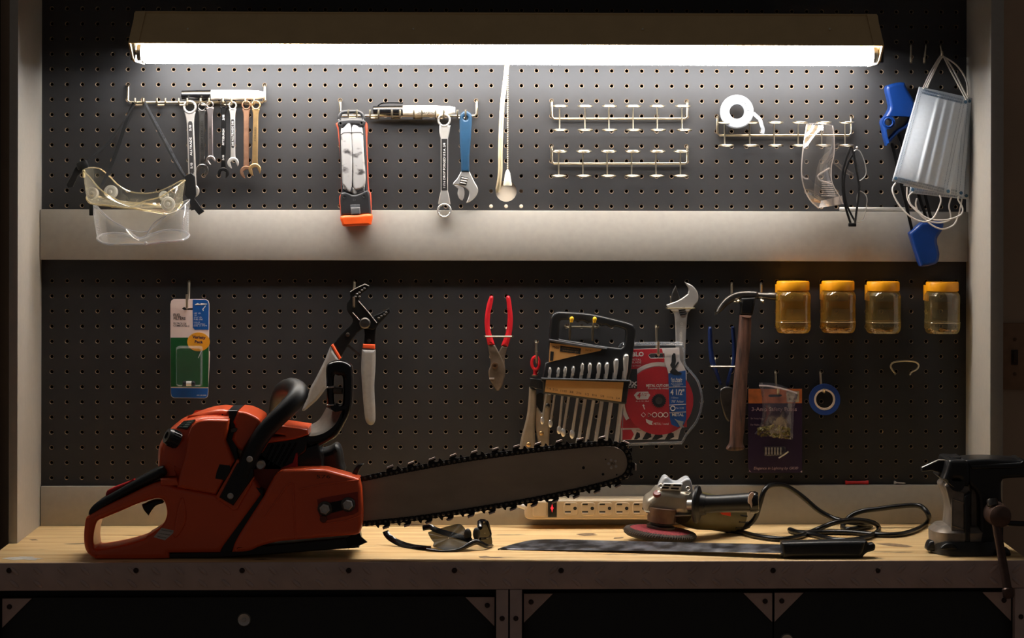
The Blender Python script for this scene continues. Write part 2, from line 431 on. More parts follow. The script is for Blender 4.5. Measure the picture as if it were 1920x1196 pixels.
def cabinet(label, x0, x1, doors, px):
    t = thing('base_cabinet', label, 'cabinet', ((x0 + x1) / 2, -BD / 2, 0), 'black base cabinets under the worktop')
    zt = za - .0005
    obj('carcass', join(g_box(((x0 + x1) / 2, -(BD - .06) / 2, zt / 2 + .002), (x1 - x0 - .002, BD - .065, zt - .006)),
        ), m_cab, t)
    return t
zt = za
xm = (P(952, 1120, BD).x + P(957, 1120, BD).x) / 2
xa0 = BX0 + .004; xb1 = BX1 - .004
for label, x0, x1, doors in (
    ('left black base cabinet with one wide locked front, under the chainsaw', xa0, xm - .0012, [(None, 931, 1118.5)]),
    ('right black base cabinet with two doors, under the vise and machete', xm + .0012, xb1, [(981, 1449, 1112.5), (1451, 1911, 1112)])):
    t = thing('base_cabinet', label, 'cabinet', ((x0 + x1) / 2, -BD / 2, 0), 'black base cabinets under the worktop')
    obj('carcass', g_box(((x0 + x1) / 2, -(DD - .02) / 2, zt / 2), (x1 - x0, DD - .022, zt - .001)), m_cab, t)
    pw = .0185
    left = doors[0][0] is None
    ends = [(x0, x0 + pw), (x1 - pw, x1)]
    for e0, e1 in ends:
        po = obj('corner_post', g_box(((e0 + e1) / 2, -BD + .006, zt / 2), (e1 - e0, .02, zt - .001), .0006), m_steel, t)
        obj('bolt', g_lathe([(.004, 0), (.004, .001), (.003, .0026), (0, .003)], ((e0 + e1) / 2, -BD - .004, P(950, 1158.5, BD).z), (0, -1, 0), 12), m_bolt, po)
    for dx0, dx1, dy in doors:
        a = x0 + pw + .003 if dx0 is None else P(dx0, dy, DD).x; b = P(dx1, dy, DD).x; ztd = P(1000, dy - 1, DD).z
        b = min(b, x1 - pw - .0015); a = max(a, x0 + .001)
        dr = obj('door', g_box(((a + b) / 2, -DD + .008, (ztd + .06) / 2), (b - a, .016, ztd - .06), .001), m_cab, t)
        for sx, xx in ((1, a), (-1, b)):
            cp = .0455
            g = mv(g_poly([[(xx + sx * .001, ztd - .001), (xx + sx * cp, ztd - .001), (xx + sx * .001, ztd - cp)]], .0022, .0004), (0, -DD - .0011, 0))
            bg = g_lathe([(.004, 0), (.004, .001), (.003, .0024), (0, .003)], (xx + sx * .012, -DD - .0022, ztd - .0135), (0, -1, 0), 12)
            cpo = obj('corner_plate', g, m_steel, dr); 
            OFF[cpo.name] = OFF[t.name]
            obj('plate_bolt', bg, m_bolt, dr)
        lk = P(458, 1161, DD) if dx0 is None else (P(1475, 1200, DD) if dx0 > 1400 else None)
        if lk:
            obj('lock', join(g_lathe([(.0105, 0), (.0105, .003), (.009, .0052), (.0075, .0046), (.003, .0046), (.0025, .006), (0, .006)], lk, (0, -1, 0), 24),
                g_box(lk + V((0, -.0062, 0)), (.007, .0008, .0012))), m_satin, dr)

# ------------------------------------------------------------------ fluorescent light
zT, zB_ = P(950, 26, .145).z, P(950, 83.5, .187).z
lx0, lx1 = P(240.5, 80, .187).x, P(1657.5, 80, .187).x
sl = thing('shop_light', 'long brown two-tube fluorescent shop light above the upper pegboard, switched on', 'light fixture', ((lx0 + lx1) / 2, -.1, zB_))
lip = zB_ + .001
prof = [(-.187, zB_), (-.145, zT), (-.075, zT), (-.034, lip - .012)]
inn = [(-.036, lip - .012), (-.0765, zT - .002), (-.1435, zT - .002), (-.185, zB_)]
pr = prof + inn
rings = [[V((x, y, z)) for y, z in pr] for x in (lx0 + .004, lx1 - .004)]
g = g_loft(rings, True, False)
obj('reflector', join(g, g_box(((lx0 + lx1) / 2, -.036, zT - .016), (.9, .07, .03)),
    g_box(((lx0 + lx1) / 2, -.1445, zT + .0004), (lx1 - lx0 - .02, .004, .0035), .001)), m_shade, sl)
for xe, s in ((lx0, 1), (lx1, -1)):
    zz = P(250, 116.5, .15).z
    sp = [(-.0, 0)]
    out = [V((xe + s * .006, -.146, zT + .002)), V((xe, -.188, zB_)), V((xe + s * .004, -.178, zz + .006)), V((xe + s * .006, -.166, zz)), V((xe + s * .006, -.05, zz)), V((xe + s * .003, -.033, zB_)), V((xe + s * .006, -.074, zT + .002))]
    o2 = [p + V((s * .0016, 0, 0)) for p in out]
    o3 = [p + V((s * .0165, 0, 0)) for p in (out[0], out[1])]
    g = g_loft([out, o2], True, True)
    strip = g_loft([[out[0] + V((0, -.0006, 0)), out[1] + V((0, -.0006, 0))], [o3[0] + V((0, -.0006, 0)), o3[1] + V((0, -.0006, 0))]], False)
    ec = obj('end_cap', g, m_shade, sl, 20)
    obj('end_cap_flange', g_loft([[out[0] + V((0, -.001, 0)), out[1] + V((0, -.001, 0)), out[1] + V((0, .0005, 0)), out[0] + V((0, .0005, 0))],
        [o3[0] + V((0, -.001, 0)), o3[1] + V((0, -.001, 0)), o3[1] + V((0, .0005, 0)), o3[0] + V((0, .0005, 0))]], True, True), m_shade, sl)
    obj('end_lining', g_loft([[p + V((s * .0022, 0, 0)) for p in out[1:6]], [p + V((s * .0026, 0, 0)) for p in out[1:6]]], True, True), m_white, sl)
TUB = [(.158, 98.5, 265, 1637, .0143), (.078, 103.5, 270, 1629, .0138)]
for d, py, x0, x1, r in TUB:
    a, b = P(x0, py, d), P(x1, py, d); b.z = a.z
    obj('fluorescent_tube', g_lathe([(r * .8, 0), (r, .004), (r, (b.x - a.x) - .004), (r * .8, b.x - a.x)], a, (1, 0, 0), 20), m_tube, sl)
    for p, s in ((a, -1), (b, 1)):
        obj('tube_cap', g_lathe([(r * .92, 0), (r * .92, .006), (r * .3, .007), (r * .3, .012)], p, (s, 0, 0), 18), m_dkmetal, sl)
        obj('lamp_socket', g_box(p + V((s * .0125, 0, .004)), (.007, .026, .034), .002), m_blackp, sl)
for sx in (352, 775, 1205, 1556):
    obj('screw', g_ball(P(sx, 54.5, .1672), .0018, 8), m_white, sl)
# power cord and pull chain hang from it
zc = (780, 180, 4.982)
cordp = [(951, 118, .06), (947.5, 150, .05)] + [(p[0], p[1], d) for p, d in zip(Z(*zc)([(808, 60), (795, 300), (788, 520), (787, 700), (775, 810), (757, 895)]), (.04, .03, .022, .014, .006, -.004))]
pts = [P(*p) for p in cordp]
obj('power_cord', join(*[g_tube([p + V((dx, 0, 0)) for p in pts], .0021, 8, False, 6) for dx in (-.0017, .0017)]), pbr('ivory_cord', C(226, 212, 176), .45), sl)
ch = []
a, b = P(951.8, 110, .085), P(951.7, 318, .075)
nb = 62
for i in range(nb): ch.append(g_ball(a.lerp(b, i / (nb - 1)), .0014, 6))
ch.append(g_tube([a, b], .0004, 5))
pc = obj('pull_chain', join(*ch), m_wire, sl)
t0 = P(951.8, 318, .075); hh = mm(30, .075)
obj('chain_pull', g_lathe([(.0006, 0), (.0022, -.001), (.0042, -.006), (.0072, -hh + .002), (.007, -hh), (.0055, -hh), (0, -hh + .004)], t0, (0, 0, 1), 20), m_white, sl)
# ------------------------------------------------------------------ hook racks on the upper board
def hook_rack(label, xl, xr, yend, yrod, prongs, ytip):
    t = thing('hook_rack', label, 'hook rack', P((xl + xr) / 2, yrod + 4, .008), 'wire racks of paired hooks')
    r = .0021
    pts = [P(xl, yend, -.006), P(xl, yend, .004), P(xl, yend + 3, .007), P(xl, yrod - 4, .007), P(xl + 4, yrod, .007), P(xr - 4, yrod, .007), P(xr, yrod - 4, .007), P(xr, yend + 3, .007), P(xr, yend, .004), P(xr, yend, -.006)]
    obj('rail_wire', g_tube(pts, r, 10), m_wire, t)
    for a, b in prongs:
        w = []
        for x, s in ((a, 1), (b, -1)):
            side = [P(x, ytip, .037), P(x, ytip + 6, .0375), P(x, yrod + 1.5, .035), P(x, yrod + 3.5, .028), P(x, yrod + 4, .013), P(x + s * 1.5, yrod + 4.5, .0105)]
            w.append(side)
        obj('hook_pair', g_tube(w[0] + w[1][::-1], .0017, 8), m_wire, t)
    return t
hook_rack('longer wire hook rack holding the seven wrenches and goggles', 240, 496.5, 160, 192, [(253, 269), (294, 310), (335, 351), (376, 392), (418, 434), (460, 476)], 184)
hook_rack('shorter wire hook rack holding the work light and blue handled wrench', 638, 894, 188.5, 217, [(653, 669), (694, 710), (735, 750), (776, 791), (817, 832), (858, 873)], 206)

def ring_rack(label, xl, xr, yend, yend2, yrod, stems, tops, bots, ytop, ybot):
    t = thing('ring_rack', label, 'tool rack', P((xl + xr) / 2, ybot, .02), 'wire ring racks for screwdrivers')
    pts = [P(xl, yend, -.006), P(xl, yend, .004), P(xl, yend + 3, .007), P(xl, yrod - 4, .007), P(xl + 4, yrod, .007), P(xr - 4, yrod, .007), P(xr, yrod - 4, .007), P(xr, yend2 + 3, .007), P(xr, yend2, .004), P(xr, yend2, -.006)]
    obj('rail_wire', g_tube(pts, .0021, 10), m_wire, t)
    for s, a, b in zip(stems, tops, bots):
        gs = []
        for cx, cy, dy in ((a, ytop, 1.6), (b, ybot, -1.0)):
            c = P(cx, cy, .0245); rr = mm(13.6, .0245); k = mm(dy, .02)
            gs.append(g_tube([c + V((rr * math.cos(q), rr * math.sin(q), k * math.sin(q))) for q in [2 * PI * i / 24 for i in range(24)]], .0012, 8, True))
        gs.append(wire([(a * .3 + s * .7, ytop, .0115), (s, ytop + 5, .0108), (s, ybot - 4, .0108), (b * .3 + s * .7, ybot, .0115)], .00135, 8))
        obj('ring_holder', join(*gs), m_wire, t)
    return t
z3 = lambda xs: [1000 + x / 3.517 for x in xs]
ring_rack('empty ring rack, the upper one right of the pull chain', 1034.7, 1288.6, 189, 190, 222.6, z3((173, 340, 498, 658, 817, 980)), z3((178, 343, 502, 660, 818, 985)), z3((178, 343, 503, 663, 824, 995)), 199, 244)
ring_rack('empty ring rack, the lower one directly above the middle rail', 1034.7, 1288.6, 274.7, 275, 306.8, z3((167, 327, 487, 648, 808, 970)), z3((172, 334, 497, 657, 820, 976)), z3((168, 332, 495, 655, 814, 975)), 283.6, 330)
z5f = lambda xs: [1320 + x / 4.35 for x in xs]
ring_rack('ring rack carrying the white tape roll and clear safety glasses', 1345.3, 1595.9, 219, 220, 253.5, z5f((168, 373, 572, 768, 960, 1150)), z5f((172, 385, 586, 784, 978, 1165)), z5f((182, 385, 586, 780, 975, 1160)), 229.6, 273)

# ------------------------------------------------------------------ markers lying in the racks
def marker(name, label, x0, x1, xs, y, rpx, d, clip):
    t = thing(name, label, 'marker', P((x0 + x1) / 2, y + rpx, d), 'permanent markers in the hook racks')
    a, b, m_ = P(x0, y, d), P(x1, y, d), P(xs, y, d)
    r = mm(rpx, d); L = (m_ - a).length; L2 = (b - m_).length
    obj('cap', g_lathe([(r * .70, 0), (r * .86, .001), (r * .96, L * .5), (r, L)], a, (1, 0, 0), 24), m_blackg, t)
    obj('barrel', g_lathe([(r * .97, 0), (r * .97, L2 * .62), (r * .86, L2 * .9), (r * .62, L2), (0, L2)], m_, (b - m_), 24), pbr('marker_barrel', C(226, 222, 214), .3), t)
    if clip:
        obj('clip', g_tube([a + V((L * .16, 0, r * .82)), a + V((L * .3, 0, r * 1.42)), a + V((L * .6, 0, r * 1.55)), a + V((L, 0, r * 1.5))], .0012, 8, False, 4, (.003, .0013, V((0, 0, 1)))), m_blackg, t)
    return t
marker('marker_pen', 'fat black-capped white marker lying above the hanging wrenches', 340, 494, 396, 178, 9.6, .022, False)
mk = marker('marker_pen', 'black-capped silver marker with a clip, above the box wrench', 699, 853.5, 755.5, 206.8, 9.2, .022, True)
obj('lettering', g_text('Sharpie', 798, 210.5, 6, .0305, 32, 0, .3), m_ink, mk)

# ------------------------------------------------------------------ wrenches
def arc(c, r, a0, a1, n): return [(c[0] + r * math.cos(a0 + (a1 - a0) * i / n), c[1] + r * math.sin(a0 + (a1 - a0) * i / n)) for i in range(n + 1)]
def jaw(c, R, ang, wn=.56, dn=.45):
    """open end outline: opening toward angle ang (pixels, y down)"""
    h = math.asin(wn * .95)
    a = arc(c, R, ang + h, ang + 2 * PI - h, 22)
    u = V((math.cos(ang), math.sin(ang))); w = V((-u.y, u.x)); cc = V(c)
    bot = [cc - u * (R * dn) * .55 - w * R * wn * .8, cc - u * R * dn * .9, cc - u * (R * dn) * .55 + w * R * wn * .8]
    return a + [tuple(p) for p in bot]
def ring_geo(c, ro, ri, d, th, hexa=12, tilt=0):
    o = circ(c[0], c[1], ro, 28)
    hole = [(c[0] + (ri if k % 2 else ri * .9) * math.cos(2 * PI * k / (2 * hexa)), c[1] + (ri if k % 2 else ri * .9) * math.sin(2 * PI * k / (2 * hexa))) for k in range(2 * hexa)]
    return plate(o, d, th, .0012, False, [hole], hs=False)
def wrench(label, rc, ro, jc, jr, w0, w1, mat, d, th=.007, ang=PI / 2, panel=None, txt=None, ink=None, group='combination wrenches hanging on the long hook rack'):
    t = thing('combination_wrench', label, 'wrench', P(jc[0], jc[1] + jr, d - th / 2), group)
    R_, J = V(rc), V(jc); ax = (J - R_).normalized(); n = V((-ax.y, ax.x))
    a, b = R_ + ax * ro * .75, J - ax * jr * .55
    sh = [a + n * w0 * .75, a + ax * (w0 * 1.5) + n * w0 / 2, R_ + (J - R_) * .5 + n * (w0 + w1) / 4, b - ax * jr * .7 + n * w1 / 2, b + n * min(w1 * .8, jr * .75),
          b - n * min(w1 * .8, jr * .75), b - ax * jr * .7 - n * w1 / 2, R_ + (J - R_) * .5 - n * (w0 + w1) / 4, a + ax * (w0 * 1.5) - n * w0 / 2, a - n * w0 * .75]
    obj('shank', plate([tuple(p) + ((1,) if k in (0, 4, 5, 9) else ()) for k, p in enumerate(sh)], d - .0008, th * .62, .0016, True), mat, t)
    obj('box_end', ring_geo(rc, ro, ro * .72, d + .0007, th * 1.1), mat, t)
    obj('open_end', plate(jaw(jc, jr, ang), d, th * .9, .0013, False), mat, t)
    if panel:
        p0, p1 = R_ + (J - R_) * panel[0], R_ + (J - R_) * panel[1]; hw = panel[2]
        q = [p0 + n * hw * .6, p0 - n * hw * .6, p0 + ax * hw - n * hw, p1 - ax * hw - n * hw, p1 - n * hw * .6, p1 + n * hw * .6, p1 - ax * hw + n * hw, p0 + ax * hw + n * hw]
        obj('stamped_panel', plate([tuple(p) for p in q], d - .0006, .002, .0003, False), pbr('stamped_recess', C(44, 42, 42), .5, .3), t)
    if txt:
        rot = math.degrees(math.atan2(ax.y, ax.x))
        its = [(s, R_.x + (J - R_).x * f, R_.y + (J - R_).y * f, h, w, rot + 180) for s, f, h, w in txt]
        obj('stamped_lettering', texts(its, d - .0005), ink or m_wink, t)
    return t
q = lambda x, y: (230 + x / 5.836, 140 + y / 5.836)
wrench('largest satin wrench, leftmost of those on the long hook rack, with a black lettered panel', q(733, 352), 12.8, (361, 358), 12.5, 14, 15, m_satin, .031, .009, 2.3, (.17, .80, 4.2), [('5/8', .25, 4, 11), ('ALLTRADE', .47, 4, 34), ('5/8', .70, 4, 11)])
wrench('scuffed chrome wrench with raised letters, second from left on the long rack', q(868, 352), 8.2, q(870, 1045), 12, 11, 10, pbr('scuffed_chrome', C(150, 146, 142), .28, 1, .3, 60, .3), .027, .007, 2.0, None, [('DROP FORGED', .45, 4.4, 52)], m_dkmetal)
wrench('short slim satin wrench hanging third from left on the long rack', q(955, 328), 7, q(962, 935), 8.8, 10, 9.6, pbr('pinkish_satin', C(200, 188, 186), .3, 1, .06), .032, .006, .9, None, [('FORGED', .5, 3, 22)], m_dkmetal)
wrench('black shanked wrench with white lettering, middle of the long rack', q(1105, 318), 7, q(1100, 1075), 10.5, 9.4, 8.6, m_blackst, .029, .006, 1.75, None, [('3/8', .2, 3.6, 10), ('PITTSBURGH', .48, 3.6, 30), ('3/8', .78, 3.6, 10)])
wrench('small chrome wrench with a black lettered panel, third from right on the rack', q(1202, 337), 7.8, q(1207, 965), 10.8, 9.5, 9, m_chrome, .032, .006, 1.2, (.24, .74, 3.2), [('3/8 ALLTRADE 3/8', .49, 3.4, 46)])
wrench('brown rusty wrench hanging second from right on the long rack', q(1352, 332), 8.8, q(1352, 1065), 12, 10.5, 10.5, m_rust, .026, .007, 1.2)
wrench('brassy tinted wrench, rightmost on the long hook rack', q(1457, 332), 9, q(1445, 1038), 11.8, 10, 11, m_gold, .032, .007, 1.25, None, [('FORGED', .45, 3, 26)], m_dkmetal)

zz = Z(780, 180, 4.982)
t = thing('box_wrench', 'double ring box-end wrench between the marker and the blue handled wrench', 'wrench', P(832, 409, .03))
d = .033
cu_, cl_ = zz([(262, 225)])[0], zz([(264, 1070)])[0]
obj('ring_end', ring_geo(cu_, 12.6, 9.4, d, .009), m_chrome, t); obj('ring_end', ring_geo(cl_, 13.8, 10.8, d, .009), m_chrome, t)
obj('shank', plate(zz([(218, 275, 1), (322, 275, 1), (312, 340), (300, 395, 1), (298, 885, 1), (312, 950), (322, 1012, 1), (206, 1012, 1), (216, 950), (232, 885, 1), (230, 395, 1), (218, 340)]), d - .001, .006, .0015), m_chrome, t)
obj('stamped_panel', plate(zz([(238, 400), (293, 400), (293, 880), (238, 880)]), d - .0007, .002, .0003, False), pbr('wrench_recess', C(30, 28, 28), .5, .3), t)
obj('stamped_lettering', g_text('11/16 DROP FORGED U.S.A. 3/4', *zz([(265, 650)])[0], 4.2, d - .0005, 84, -90), m_wink, t)

t = thing('adjustable_wrench', 'small adjustable wrench with a blue dipped handle, hanging jaws down', 'wrench', P(872, 380, .02))
d = .034
obj('handle_grip', plate(zz([(408, 195), (422, 158), (465, 138), (508, 158), (523, 195), (520, 300), (510, 440), (500, 560), (499, 708, 1), (421, 708, 1), (417, 560), (410, 440), (407, 300)]), d, .012, .003, True, [zz(circ(463, 208, 17, 16))], hs=False), pbr('blue_dipped_grip', C(7, 52, 80), .5), t)
obj('fixed_jaw', plate(zz([(421, 704, 1), (499, 704, 1), (540, 790), (577, 860), (574, 910), (545, 955), (505, 986), (468, 1000, 1), (490, 945), (496, 895), (472, 866), (440, 848), (398, 832), (345, 828, 1), (352, 806), (384, 770)]), d - .002, .009, .0014), m_chrome, t)
obj('moving_jaw', plate(zz([(352, 834, 1), (402, 832), (436, 848), (452, 890), (448, 945), (432, 978, 1), (404, 958), (388, 912), (396, 866, 1)]), d - .003, .007, .001), m_satin, t)
obj('adjusting_screw', join(plate(zz([(420, 748), (488, 762), (470, 836), (404, 822)]), d - .0014, .004, .0003, False), ), m_ink, t)
obj('knurl', join(*[plate(zz([(426 - i * 7, 758 + i * 22), (484 - i * 7, 770 + i * 22), (481 - i * 7, 782 + i * 22), (423 - i * 7, 770 + i * 22)]), d - .0004, .003, .0008, False) for i in range(3)]), m_chrome, t)

# ------------------------------------------------------------------ work light
zz = Z(625, 180, 4.6)
t = thing('work_light', 'black inspection lamp with a silver folding panel and orange foot, hanging on hooks', 'work light', P(668, 425, .02))
d = .042
m_wl = pbr('dark_lamp_plastic', C(40, 40, 42), .4, 0, .1)
obj('side_trim', plate(zz([(38, 225), (275, 215), (292, 400), (306, 780), (326, 850), (330, 1028, 1), (62, 1034, 1), (50, 880), (66, 810), (56, 500), (38, 300)]), .028, .007, .003), pbr('rusty_orange_trim', C(196, 74, 48), .5), t)
obj('body', plate(zz([(42, 215), (56, 190), (250, 188), (268, 215), (282, 400), (296, 780), (312, 845), (324, 1000), (320, 1028, 1), (66, 1032, 1), (58, 900), (66, 815), (66, 740), (52, 400)]), .038, .0165, .004), m_wl, t)
obj('hanging_loop', g_tube([P(*p, .03) for p in zz([(52, 205), (54, 170), (74, 142), (110, 134), (200, 133), (240, 148), (258, 176), (260, 205)])], .0034, 10, False, 4), m_wl, t)
m_sil = pbr('smudged_silver', C(206, 204, 202), .42, .25, .0, 1, 0, .5, 0, (1, 1, 1), C(206, 204, 202))
def smudged():
    m, nt, out = newmat('smudged_silver_panel')
    b = nt.nodes.new('ShaderNodeBsdfPrincipled'); b.inputs['Roughness'].default_value = .42; b.inputs['Metallic'].default_value = .25
    c, f, mp = noise_mix(nt, C(172, 170, 169), C(70, 67, 66), 34, 6, (1, 1, 1.6), .56, .66)
    nt.links.new(c, b.inputs['Base Color']); nt.links.new(b.outputs[0], out.inputs[0]); return m
m_sil = smudged()
obj('upper_frame', plate(zz([(48, 212), (262, 205), (266, 262), (236, 245), (155, 238), (90, 252), (58, 290)]), d - .001, .008, .002), m_wl, t)
obj('folding_panel', plate(zz([(64, 300), (84, 276), (154, 272), (158, 800), (86, 772), (78, 740), (68, 480)]), d + .002, .009, .003), m_sil, t)
obj('folding_panel', plate(zz([(160, 272), (226, 272), (252, 292), (262, 480), (274, 758), (178, 800), (170, 600)]), d + .002, .009, .003), m_sil, t)
obj('groove', plate(zz([(64, 330), (90, 312), (240, 310), (258, 330), (258, 334), (240, 315), (90, 317), (64, 336)]), d + .0025, .002, .0002, False), m_ink, t)
obj('panel_skirt', plate(zz([(84, 762), (176, 792), (274, 752), (266, 822), (184, 852), (82, 800)]), d - .001, .008, .002, False), m_sil, t)
obj('latch', plate(zz([(108, 780), (165, 785), (168, 835), (104, 825)]), d + .001, .006, .0012, False), m_wl, t)
obj('latch', plate(zz([(192, 785), (248, 768), (258, 808), (200, 832)]), d + .001, .006, .0012, False), m_wl, t)
obj('clamp_body', plate(zz([(64, 835, 1), (110, 828), (184, 852), (296, 808, 1), (312, 850), (322, 990), (318, 1020, 1), (68, 1028, 1), (60, 900)]), d + .001, .012, .003), m_wl, t)
obj('buckle', join(plate(zz([(146, 938), (228, 934), (228, 962), (146, 966)]), d + .0014, .004, .0005, False), plate(zz([(148, 962), (230, 958), (232, 1018), (152, 1026)]), d + .006, .006, .002, False)), pbr('lamp_grey', C(88, 88, 90), .4), t)
obj('foot', plate(zz([(66, 1036), (200, 1026), (326, 1020), (326, 1090), (310, 1114), (200, 1120), (94, 1124), (72, 1098)]), d + .007, .028, .004), m_orange, t)
for sx, sy in ((62, 238), (243, 234), (97, 870), (264, 863)):
    obj('screw_recess', g_lathe([(.0036, 0), (.0036, .0008), (.0022, .0008), (.0016, 0), (0, 0)], P(*zz([(sx, sy)])[0], d + .0008), (0, -1, 0), 14), m_ink, t)
obj('emblem', g_text('D', *zz([(181, 897)])[0], 4.5, d + .0012, 5), pbr('lamp_emblem', C(86, 86, 88), .5), t)

# ------------------------------------------------------------------ goggles
def eyecup(rim, lens, n=10, k=8):
    a = crom3([P(*p) for p in rim], n, True); b = crom3([P(*p) for p in lens], n, True)
    rings = []
    for i in range(k + 1):
        s = i / k; e = s ** .8
        rings.append([p.lerp(q, s) + V((0, -.006 * math.sin(PI * s) * (1 if p.y < -.05 else -.3), 0)) for p, q in zip(a, b)])
    return a, b, g_loft(rings, True)
Y = lambda x, y: (120 + x / 6.296, 290 + y / 6.296)
def pts3(l): return [Y(x, y) + (max(d_, .0245) if y > 560 else d_,) for x, y, d_ in l]
t = thing('safety_goggles', 'yellowed clear goggles with round vent caps, strapped to the long hook rack', 'goggles', P(248, 402, .05), 'goggles hanging at the left')
rim = pts3([(228, 180, .055), (310, 152, .03), (430, 170, .016), (540, 260, .012), (650, 365, .012), (780, 435, .012), (960, 455, .012), (1120, 430, .012), (1260, 370, .016), (1370, 312, .03), (1430, 300, .055),
            (1400, 325, .075), (1280, 410, .094), (1130, 500, .10), (960, 545, .10), (860, 588, .097), (800, 600, .096), (740, 580, .097), (620, 530, .10), (490, 455, .10), (400, 380, .094), (310, 270, .075)])
lens = pts3([(268, 500, .06), (330, 480, .03), (430, 500, .02), (540, 530, .016), (650, 550, .014), (780, 565, .014), (960, 580, .014), (1100, 600, .016), (1230, 620, .02), (1330, 610, .03), (1400, 560, .06),
             (1330, 660, .08), (1240, 700, .095), (1100, 680, .1), (960, 660, .1), (870, 640, .1), (800, 630, .1), (740, 632, .1), (620, 615, .1), (490, 600, .1), (400, 590, .095), (300, 565, .08)])
a, b, g = eyecup(rim, lens)
obj('face_cup', g, m_yclear, t, 180)
m_yrim = thin('yellowed_rim', (.9, .84, .68, 1), C(235, 220, 180), .28, .12, .7)
obj('face_rim', g_tube(a, .0011, 8, True), m_yrim, t)
obj('lens_rim', g_tube(b, .0016, 8, True), m_yrim, t)
cen = sum(b, V()) / len(b)
obj('lens', g_loft([b, [cen + (p - cen) * .5 - V((0, 0, .003)) for p in b], [cen + (p - cen) * .02 - V((0, 0, .004)) for p in b]], True), m_yclear, t, 180)
m_vent = thin('milky_vent', (.8, .8, .76, 1), C(240, 236, 224), .6, .14, .85)
for x, y, r, dd in ((335, 455, 70, .088), (552, 440, 82, .02), (1228, 582, 84, .103), (1180, 490, 62, .022)):
    r_ = mm(r / 6.296, .09); o = P(*Y(x, y), dd)
    obj('vent_cap', g_lathe([(r_, -.004), (r_, .002), (r_ * .9, .0042), (r_ * .62, .0046), (r_ * .55, .003), (r_ * .3, .0032), (r_ * .2, .0052), (0, .0055)], o, V((-.15 if x < 800 else .1, -1, .1)), 24), m_vent, t)
obj('moulded_lettering', texts([('ANSI Z87', *Y(830, 530), 4, 16)], .016), m_yrim, t)
m_strap = pbr('black_elastic', C(9, 9, 10), .9, 0, .3, 300, .3)
m_strap2 = pbr('grey_flecked_elastic', C(46, 48, 52), .85, 0, .6, 260, .3)
def ribbon(pp, w, mat, par, th=.0011, up=(0, -1, 0), nm='strap'):
    return obj(nm, g_tube([P(*p) for p in pp], 1, 4, False, 4, (w * .7071 * 2 / 1.414, th, V(up))), mat, par)
ribbon([(255, 190, .034), (240, 215, .035), (205, 265, .04), (165, 300, .052), (150, 308, .055)], .0022, m_strap, t)
ribbon([(268, 190, .034), (275, 205, .036), (305, 262, .044), (338, 322, .055), (350, 334, .055)], .0024, m_strap, t)
ribbon([(271, 190, .031), (280, 207, .033), (312, 266, .040), (344, 326, .050), (352, 334, .052)], .0024, m_strap2, t)
obj('strap_buckle', join(pbox(143, 302, 164, 317, .062, .014, .003, Matrix.Rotation(-.35, 4, 'Y')), plate([(150, 306), (158, 316), (146, 330), (137, 350), (128, 352), (124, 346), (133, 330), (140, 315)], .058, .004, .001, False)), m_rubber, t)
obj('strap_buckle', join(plate(Y and [Y(*p) for p in ((1420, 255), (1500, 215), (1545, 260), (1560, 470), (1540, 520), (1600, 600), (1655, 670), (1592, 712), (1540, 650), (1500, 660), (1490, 540), (1420, 470), (1440, 400))], .062, .007, .0006, False)), m_rubber, t)
obj('side_tab', join(pbox(154.5, 318, 159, 333, .06, .004, .001), pbox(346, 336.5, 359, 340, .06, .01, .001)), pbr('ivory_tab', C(222, 206, 160), .5), t)

t = thing('safety_goggles', 'colourless perforated goggles hanging below the yellowed pair, over the middle rail', 'goggles', P(265, 462, .05), 'goggles hanging at the left')
rim = pts3([(340, 600, .06), (380, 600, .035), (430, 650, .028), (500, 720, .022), (600, 800, .02), (700, 860, .02), (800, 895, .02), (900, 912, .02), (1000, 895, .02), (1120, 800, .02), (1220, 710, .022), (1320, 640, .028), (1400, 560, .035), (1480, 530, .06),
            (1460, 560, .08), (1340, 660, .095), (1200, 720, .1), (1080, 790, .1), (1010, 880, .1), (970, 960, .098), (900, 985, .098), (840, 960, .098), (760, 890, .1), (680, 840, .1), (560, 775, .1), (470, 710, .095), (390, 625, .08)])
lens = pts3([(392, 985, .06), (420, 955, .035), (480, 935, .028), (560, 925, .022), (640, 925, .02), (720, 935, .02), (800, 955, .02), (900, 985, .02), (1000, 950, .02), (1120, 910, .02), (1220, 890, .022), (1320, 888, .028), (1420, 905, .035), (1475, 945, .06),
             (1455, 980, .08), (1400, 1005, .095), (1300, 1020, .1), (1200, 1030, .1), (1100, 1040, .1), (1000, 1052, .1), (940, 1056, .1), (880, 1056, .1), (800, 1058, .1), (700, 1060, .1), (560, 1058, .1), (480, 1045, .095), (420, 1020, .08)])
a, b, g = eyecup(rim, lens)
m_cup2 = thin('clear_vinyl', (.95, .95, .95, 1), C(232, 232, 236), .05, .07, .5)
m_rim2 = thin('clear_rim', (.85, .85, .86, 1), C(226, 226, 232), .38, .14, .75)
obj('face_cup', g, m_cup2, t, 180)
obj('face_rim', g_tube(a, .0009, 8, True), m_rim2, t)
obj('lens_rim', g_tube(b, .0019, 8, True), m_rim2, t)
cen = sum(b, V()) / len(b)
obj('lens', g_loft([b, [cen + (p - cen) * .5 - V((0, 0, .002)) for p in b], [cen + (p - cen) * .02 - V((0, 0, .003)) for p in b]], True), m_clear, t, 180)
dots = [g_ball(P(*Y(x, y), .087), .0009, 6) for x, y in [(393, 770 + i * 28) for i in range(6)] + [(412, 780 + i * 28) for i in range(5)] + [(1405, 710 + i * 27) for i in range(7)] + [(1432, 700 + i * 27) for i in range(7)] + [(1460, 690 + i * 27) for i in range(7)]]
obj('perforations', join(*dots), m_rim2, t)
obj('nose_stud', g_ball(P(*Y(965, 1045), .103), .0032, 10), m_rim2, t)
